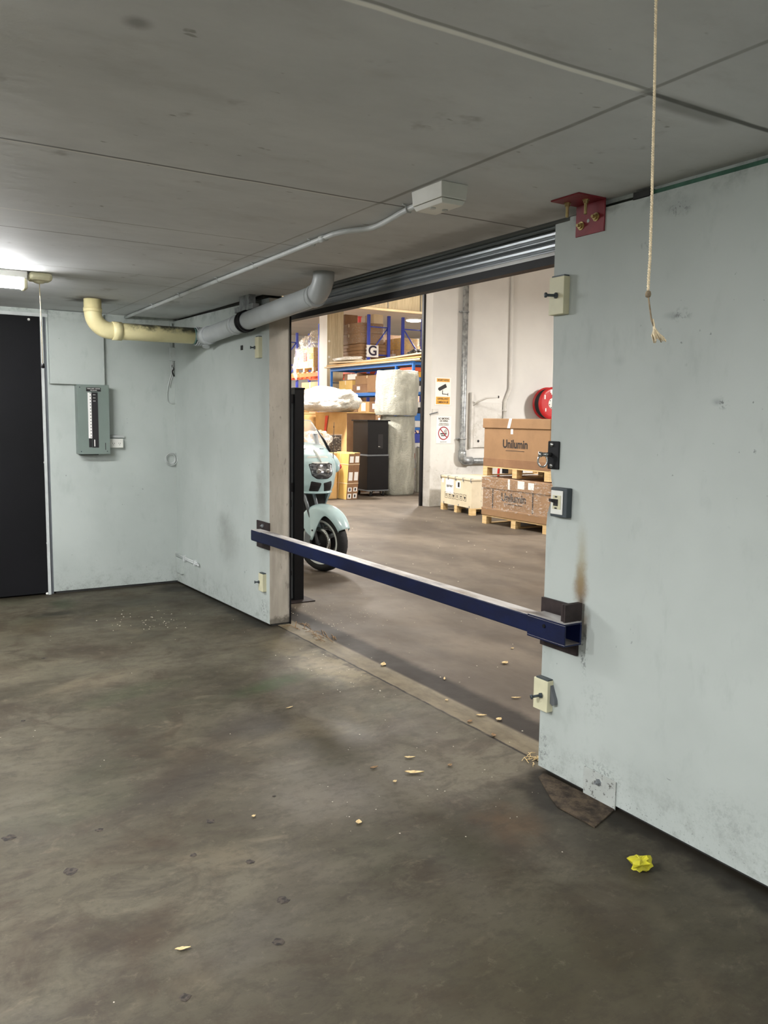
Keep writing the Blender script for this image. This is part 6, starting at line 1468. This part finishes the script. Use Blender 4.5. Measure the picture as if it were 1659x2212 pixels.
# ------------------------------------------------------------ dry leaves and litter
random.seed(77)
def leaf(p, L, Wd, rz, mat, label, group='dry leaves at the threshold', curl=0.35):
    m = MB(); c_, s_ = math.cos(rz), math.sin(rz)
    def f(u, v):
        x = (u - 0.5) * L; w = Wd * math.sin(math.pi * min(1, max(0.0, u)) ** 0.8) * (v - 0.5); z = 0.004 + curl * L * 0.35 * (abs(u - 0.45) ** 1.6) + abs(v - 0.5) * Wd * 0.35 + 0.002 * mnoise.noise(Vector((u * 5, v * 4, rz)))
        return Vector((p.x + x * c_ - w * s_, p.y + x * s_ + w * c_, z))
    m.grid(f, 10, 4); o = m.build('dry_leaf', mat, solid=0.0012); o.location.z = 0.003; tag(o, label, 'leaf', group)
    return o
LF = [((895, 1671), 0.085, 0.026, -0.55, 'leaf', 'largest pale curled leaf on the garage floor, in front of the threshold'),
      ((885, 1638), 0.05, 0.016, -0.5, 'leaf', 'slim pale leaf just beyond the largest leaf on the garage floor'),
      ((828, 1437), 0.07, 0.035, 0.9, 'leaf', 'crumpled tan leaf lying in the dark gutter band'),
      ((1040, 1547), 0.055, 0.020, -0.6, 'leaf', 'thin tan leaf on the pale threshold strip, left of the flat one'),
      ((1078, 1556), 0.042, 0.030, 0.4, 'leaf', 'broad pale leaf on the threshold strip nearest the dark band'),
      ((1091, 1434), 0.055, 0.040, 0.3, 'leaf', 'squarish yellow leaf on the warehouse floor under the beam'),
      ((1115, 1509), 0.055, 0.018, -0.5, 'leaf', 'slim leaf on the warehouse floor near the right wall edge'),
      ((960, 1467), 0.05, 0.012, 0.9, 'leaf', 'narrow rolled leaf on the warehouse floor beyond the band'),
      ((1107, 1402), 0.03, 0.018, 0.2, 'leaf', 'tiny pale leaf just under the right part of the beam'),
      ((965, 1514), 0.022, 0.018, 0.2, 'leaf', 'small round pale leaf midway on the threshold strip'),
      ((1015, 1560), 0.040, 0.022, 0.3, 'leaf_dk', 'brown leaf in the threshold crack, middle of the three'),
      ((1066, 1590), 0.035, 0.026, 1.2, 'leaf_dk', 'upright brown leaf in the threshold crack, right of the others'),
      ((808, 1660), 0.040, 0.018, 0.0, 'leaf_dk', 'dark leaf on the garage floor left of the largest leaf'),
      ((625, 1530), 0.045, 0.010, 0.2, 'leaf', 'thin pale sliver left on the garage floor near the green stain'),
      ((775, 1778), 0.030, 0.024, 1.0, 'leaf', 'small forked pale leaf near the middle of the garage floor'),
      ((853, 1690), 0.022, 0.016, 0.3, 'leaf', 'tiny pale scrap just below the largest leaf'),
      ((972, 1655), 0.028, 0.02, 0.3, 'leaf_dk', 'small brown scrap right of the largest leaf'),
      ((395, 2052), 0.045, 0.014, -0.3, 'leaf', 'thin tan leaf alone on the floor near the bottom of the view'),
      ((548, 1765), 0.018, 0.014, 0.3, 'leaf', 'tiny pale leaf left of the forked leaf')]
for q, L, Wd, rz, mt, lb in LF: leaf(fl(*q), L, Wd, rz, mt, lb)
m = MB()
for k in range(26):
    c = Vector((2.66 + random.uniform(-0.05, 0.08), random.uniform(4.95, 5.5) if k < 19 else random.uniform(5.0, 5.2), 0)); a = random.uniform(1.0, 2.1); L = random.uniform(0.05, 0.17)
    d = Vector((math.cos(a), math.sin(a), 0)); m.tube([c + RZ * 0.004, c + d * L * 0.5 + RZ * random.uniform(0.004, 0.03), c + d * L + RZ * 0.004], 0.0022, 5)
o = m.build('twig_litter', 'leaf_dk'); tag(o, 'tangle of twigs and bark on the threshold beside the left jamb', 'debris', kind='stuff')
m = MB()
for k in range(16):
    c = Vector((2.52 + random.uniform(-0.05, 0.03), random.uniform(2.69, 2.80), 0)); a = random.uniform(-0.8, 1.2); L = random.uniform(0.02, 0.07)
    d = Vector((math.cos(a), math.sin(a), 0)); m.tube([c + RZ * 0.004, c + d * L * 0.5 + RZ * random.uniform(0.004, 0.015), c + d * L + RZ * 0.004], 0.0018, 5)
o = m.build('twig_litter', 'leaf'); tag(o, 'dry leaf shreds heaped where the threshold meets the right wall', 'debris', kind='stuff')
m = MB()
def grit(n, fx, fy, r0, r1):
    for k in range(n):
        c = Vector((fx(), fy(), 0)); r = random.uniform(r0, r1)
        vs = [c + Vector((random.uniform(0.6, 1.3) * r * math.cos(a), random.uniform(0.6, 1.3) * r * math.sin(a), 0.0005)) for a in (0, 1.25, 2.5, 3.8, 5.0)] + [c + RZ * r * 0.8]
        m.add(vs, [(0, 1, 5), (1, 2, 5), (2, 3, 5), (3, 4, 5), (4, 0, 5)])
U = random.uniform
grit(90, lambda: U(2.7, 4.6), lambda: U(2.6, 7.5), 0.002, 0.006)
grit(70, lambda: U(2.8, 3.4), lambda: U(5.2, 6.12), 0.002, 0.007)
grit(60, lambda: U(4.0, 7.6), lambda: U(6.0, 12), 0.004, 0.012)
grit(60, lambda: random.gauss(1.75, 0.16), lambda: random.gauss(6.2, 0.2), 0.002, 0.006)
grit(40, lambda: U(1.4, 2.6), lambda: U(2.3, 3.4), 0.0012, 0.004)
grit(30, lambda: U(0.3, 2.4), lambda: U(2.0, 6.5), 0.0015, 0.004)
grit(40, lambda: U(2.2, 2.5), lambda: U(3.8, 5.0), 0.0015, 0.006)
o = m.build('grit', 'specks'); tag(o, 'pale grit and paint flecks scattered over the floor', 'debris', kind='stuff')
# spalled pits in the slab
PT = [((153, 1882), 0.035), ((612, 1945), 0.030), ((602, 2035), 0.025), ((400, 2155), 0.022), ((215, 1793), 0.022), ((20, 1810), 0.035), ((418, 1847), 0.018), ((540, 1862), 0.022), ((453, 1775), 0.024), ((50, 1557), 0.016), ((592, 1720), 0.012), ((95, 1422), 0.022)]
m = MB()
for q, r in PT:
    c = fl(*q); r *= 0.75; N_ = 14; ring = [c + Vector((r * U(0.7, 1.15) * math.cos(2 * math.pi * k / N_), r * U(0.7, 1.15) * math.sin(2 * math.pi * k / N_), 0.0008)) for k in range(N_)]
    inn = [c + (p - c) * 0.55 + RZ * 0.0016 for p in ring]
    m.add(ring + inn + [c + RZ * 0.001], [(k, (k + 1) % N_, N_ + (k + 1) % N_, N_ + k) for k in range(N_)] + [(N_ + k, N_ + (k + 1) % N_, 2 * N_) for k in range(N_)])
s = NT('pit_dirt'); MT['pit'] = s.fin(s.mix(s.mr(s.noise(60, 3), 0.4, 0.6), sr(32, 28, 24), sr(62, 54, 46)), 0.9)
o = m.build('floor_pits', 'pit'); o['kind'] = 'structure'; o['label'] = 'dirt filled pits and stuck gum spots in the floor slab'; o['category'] = 'floor marks'
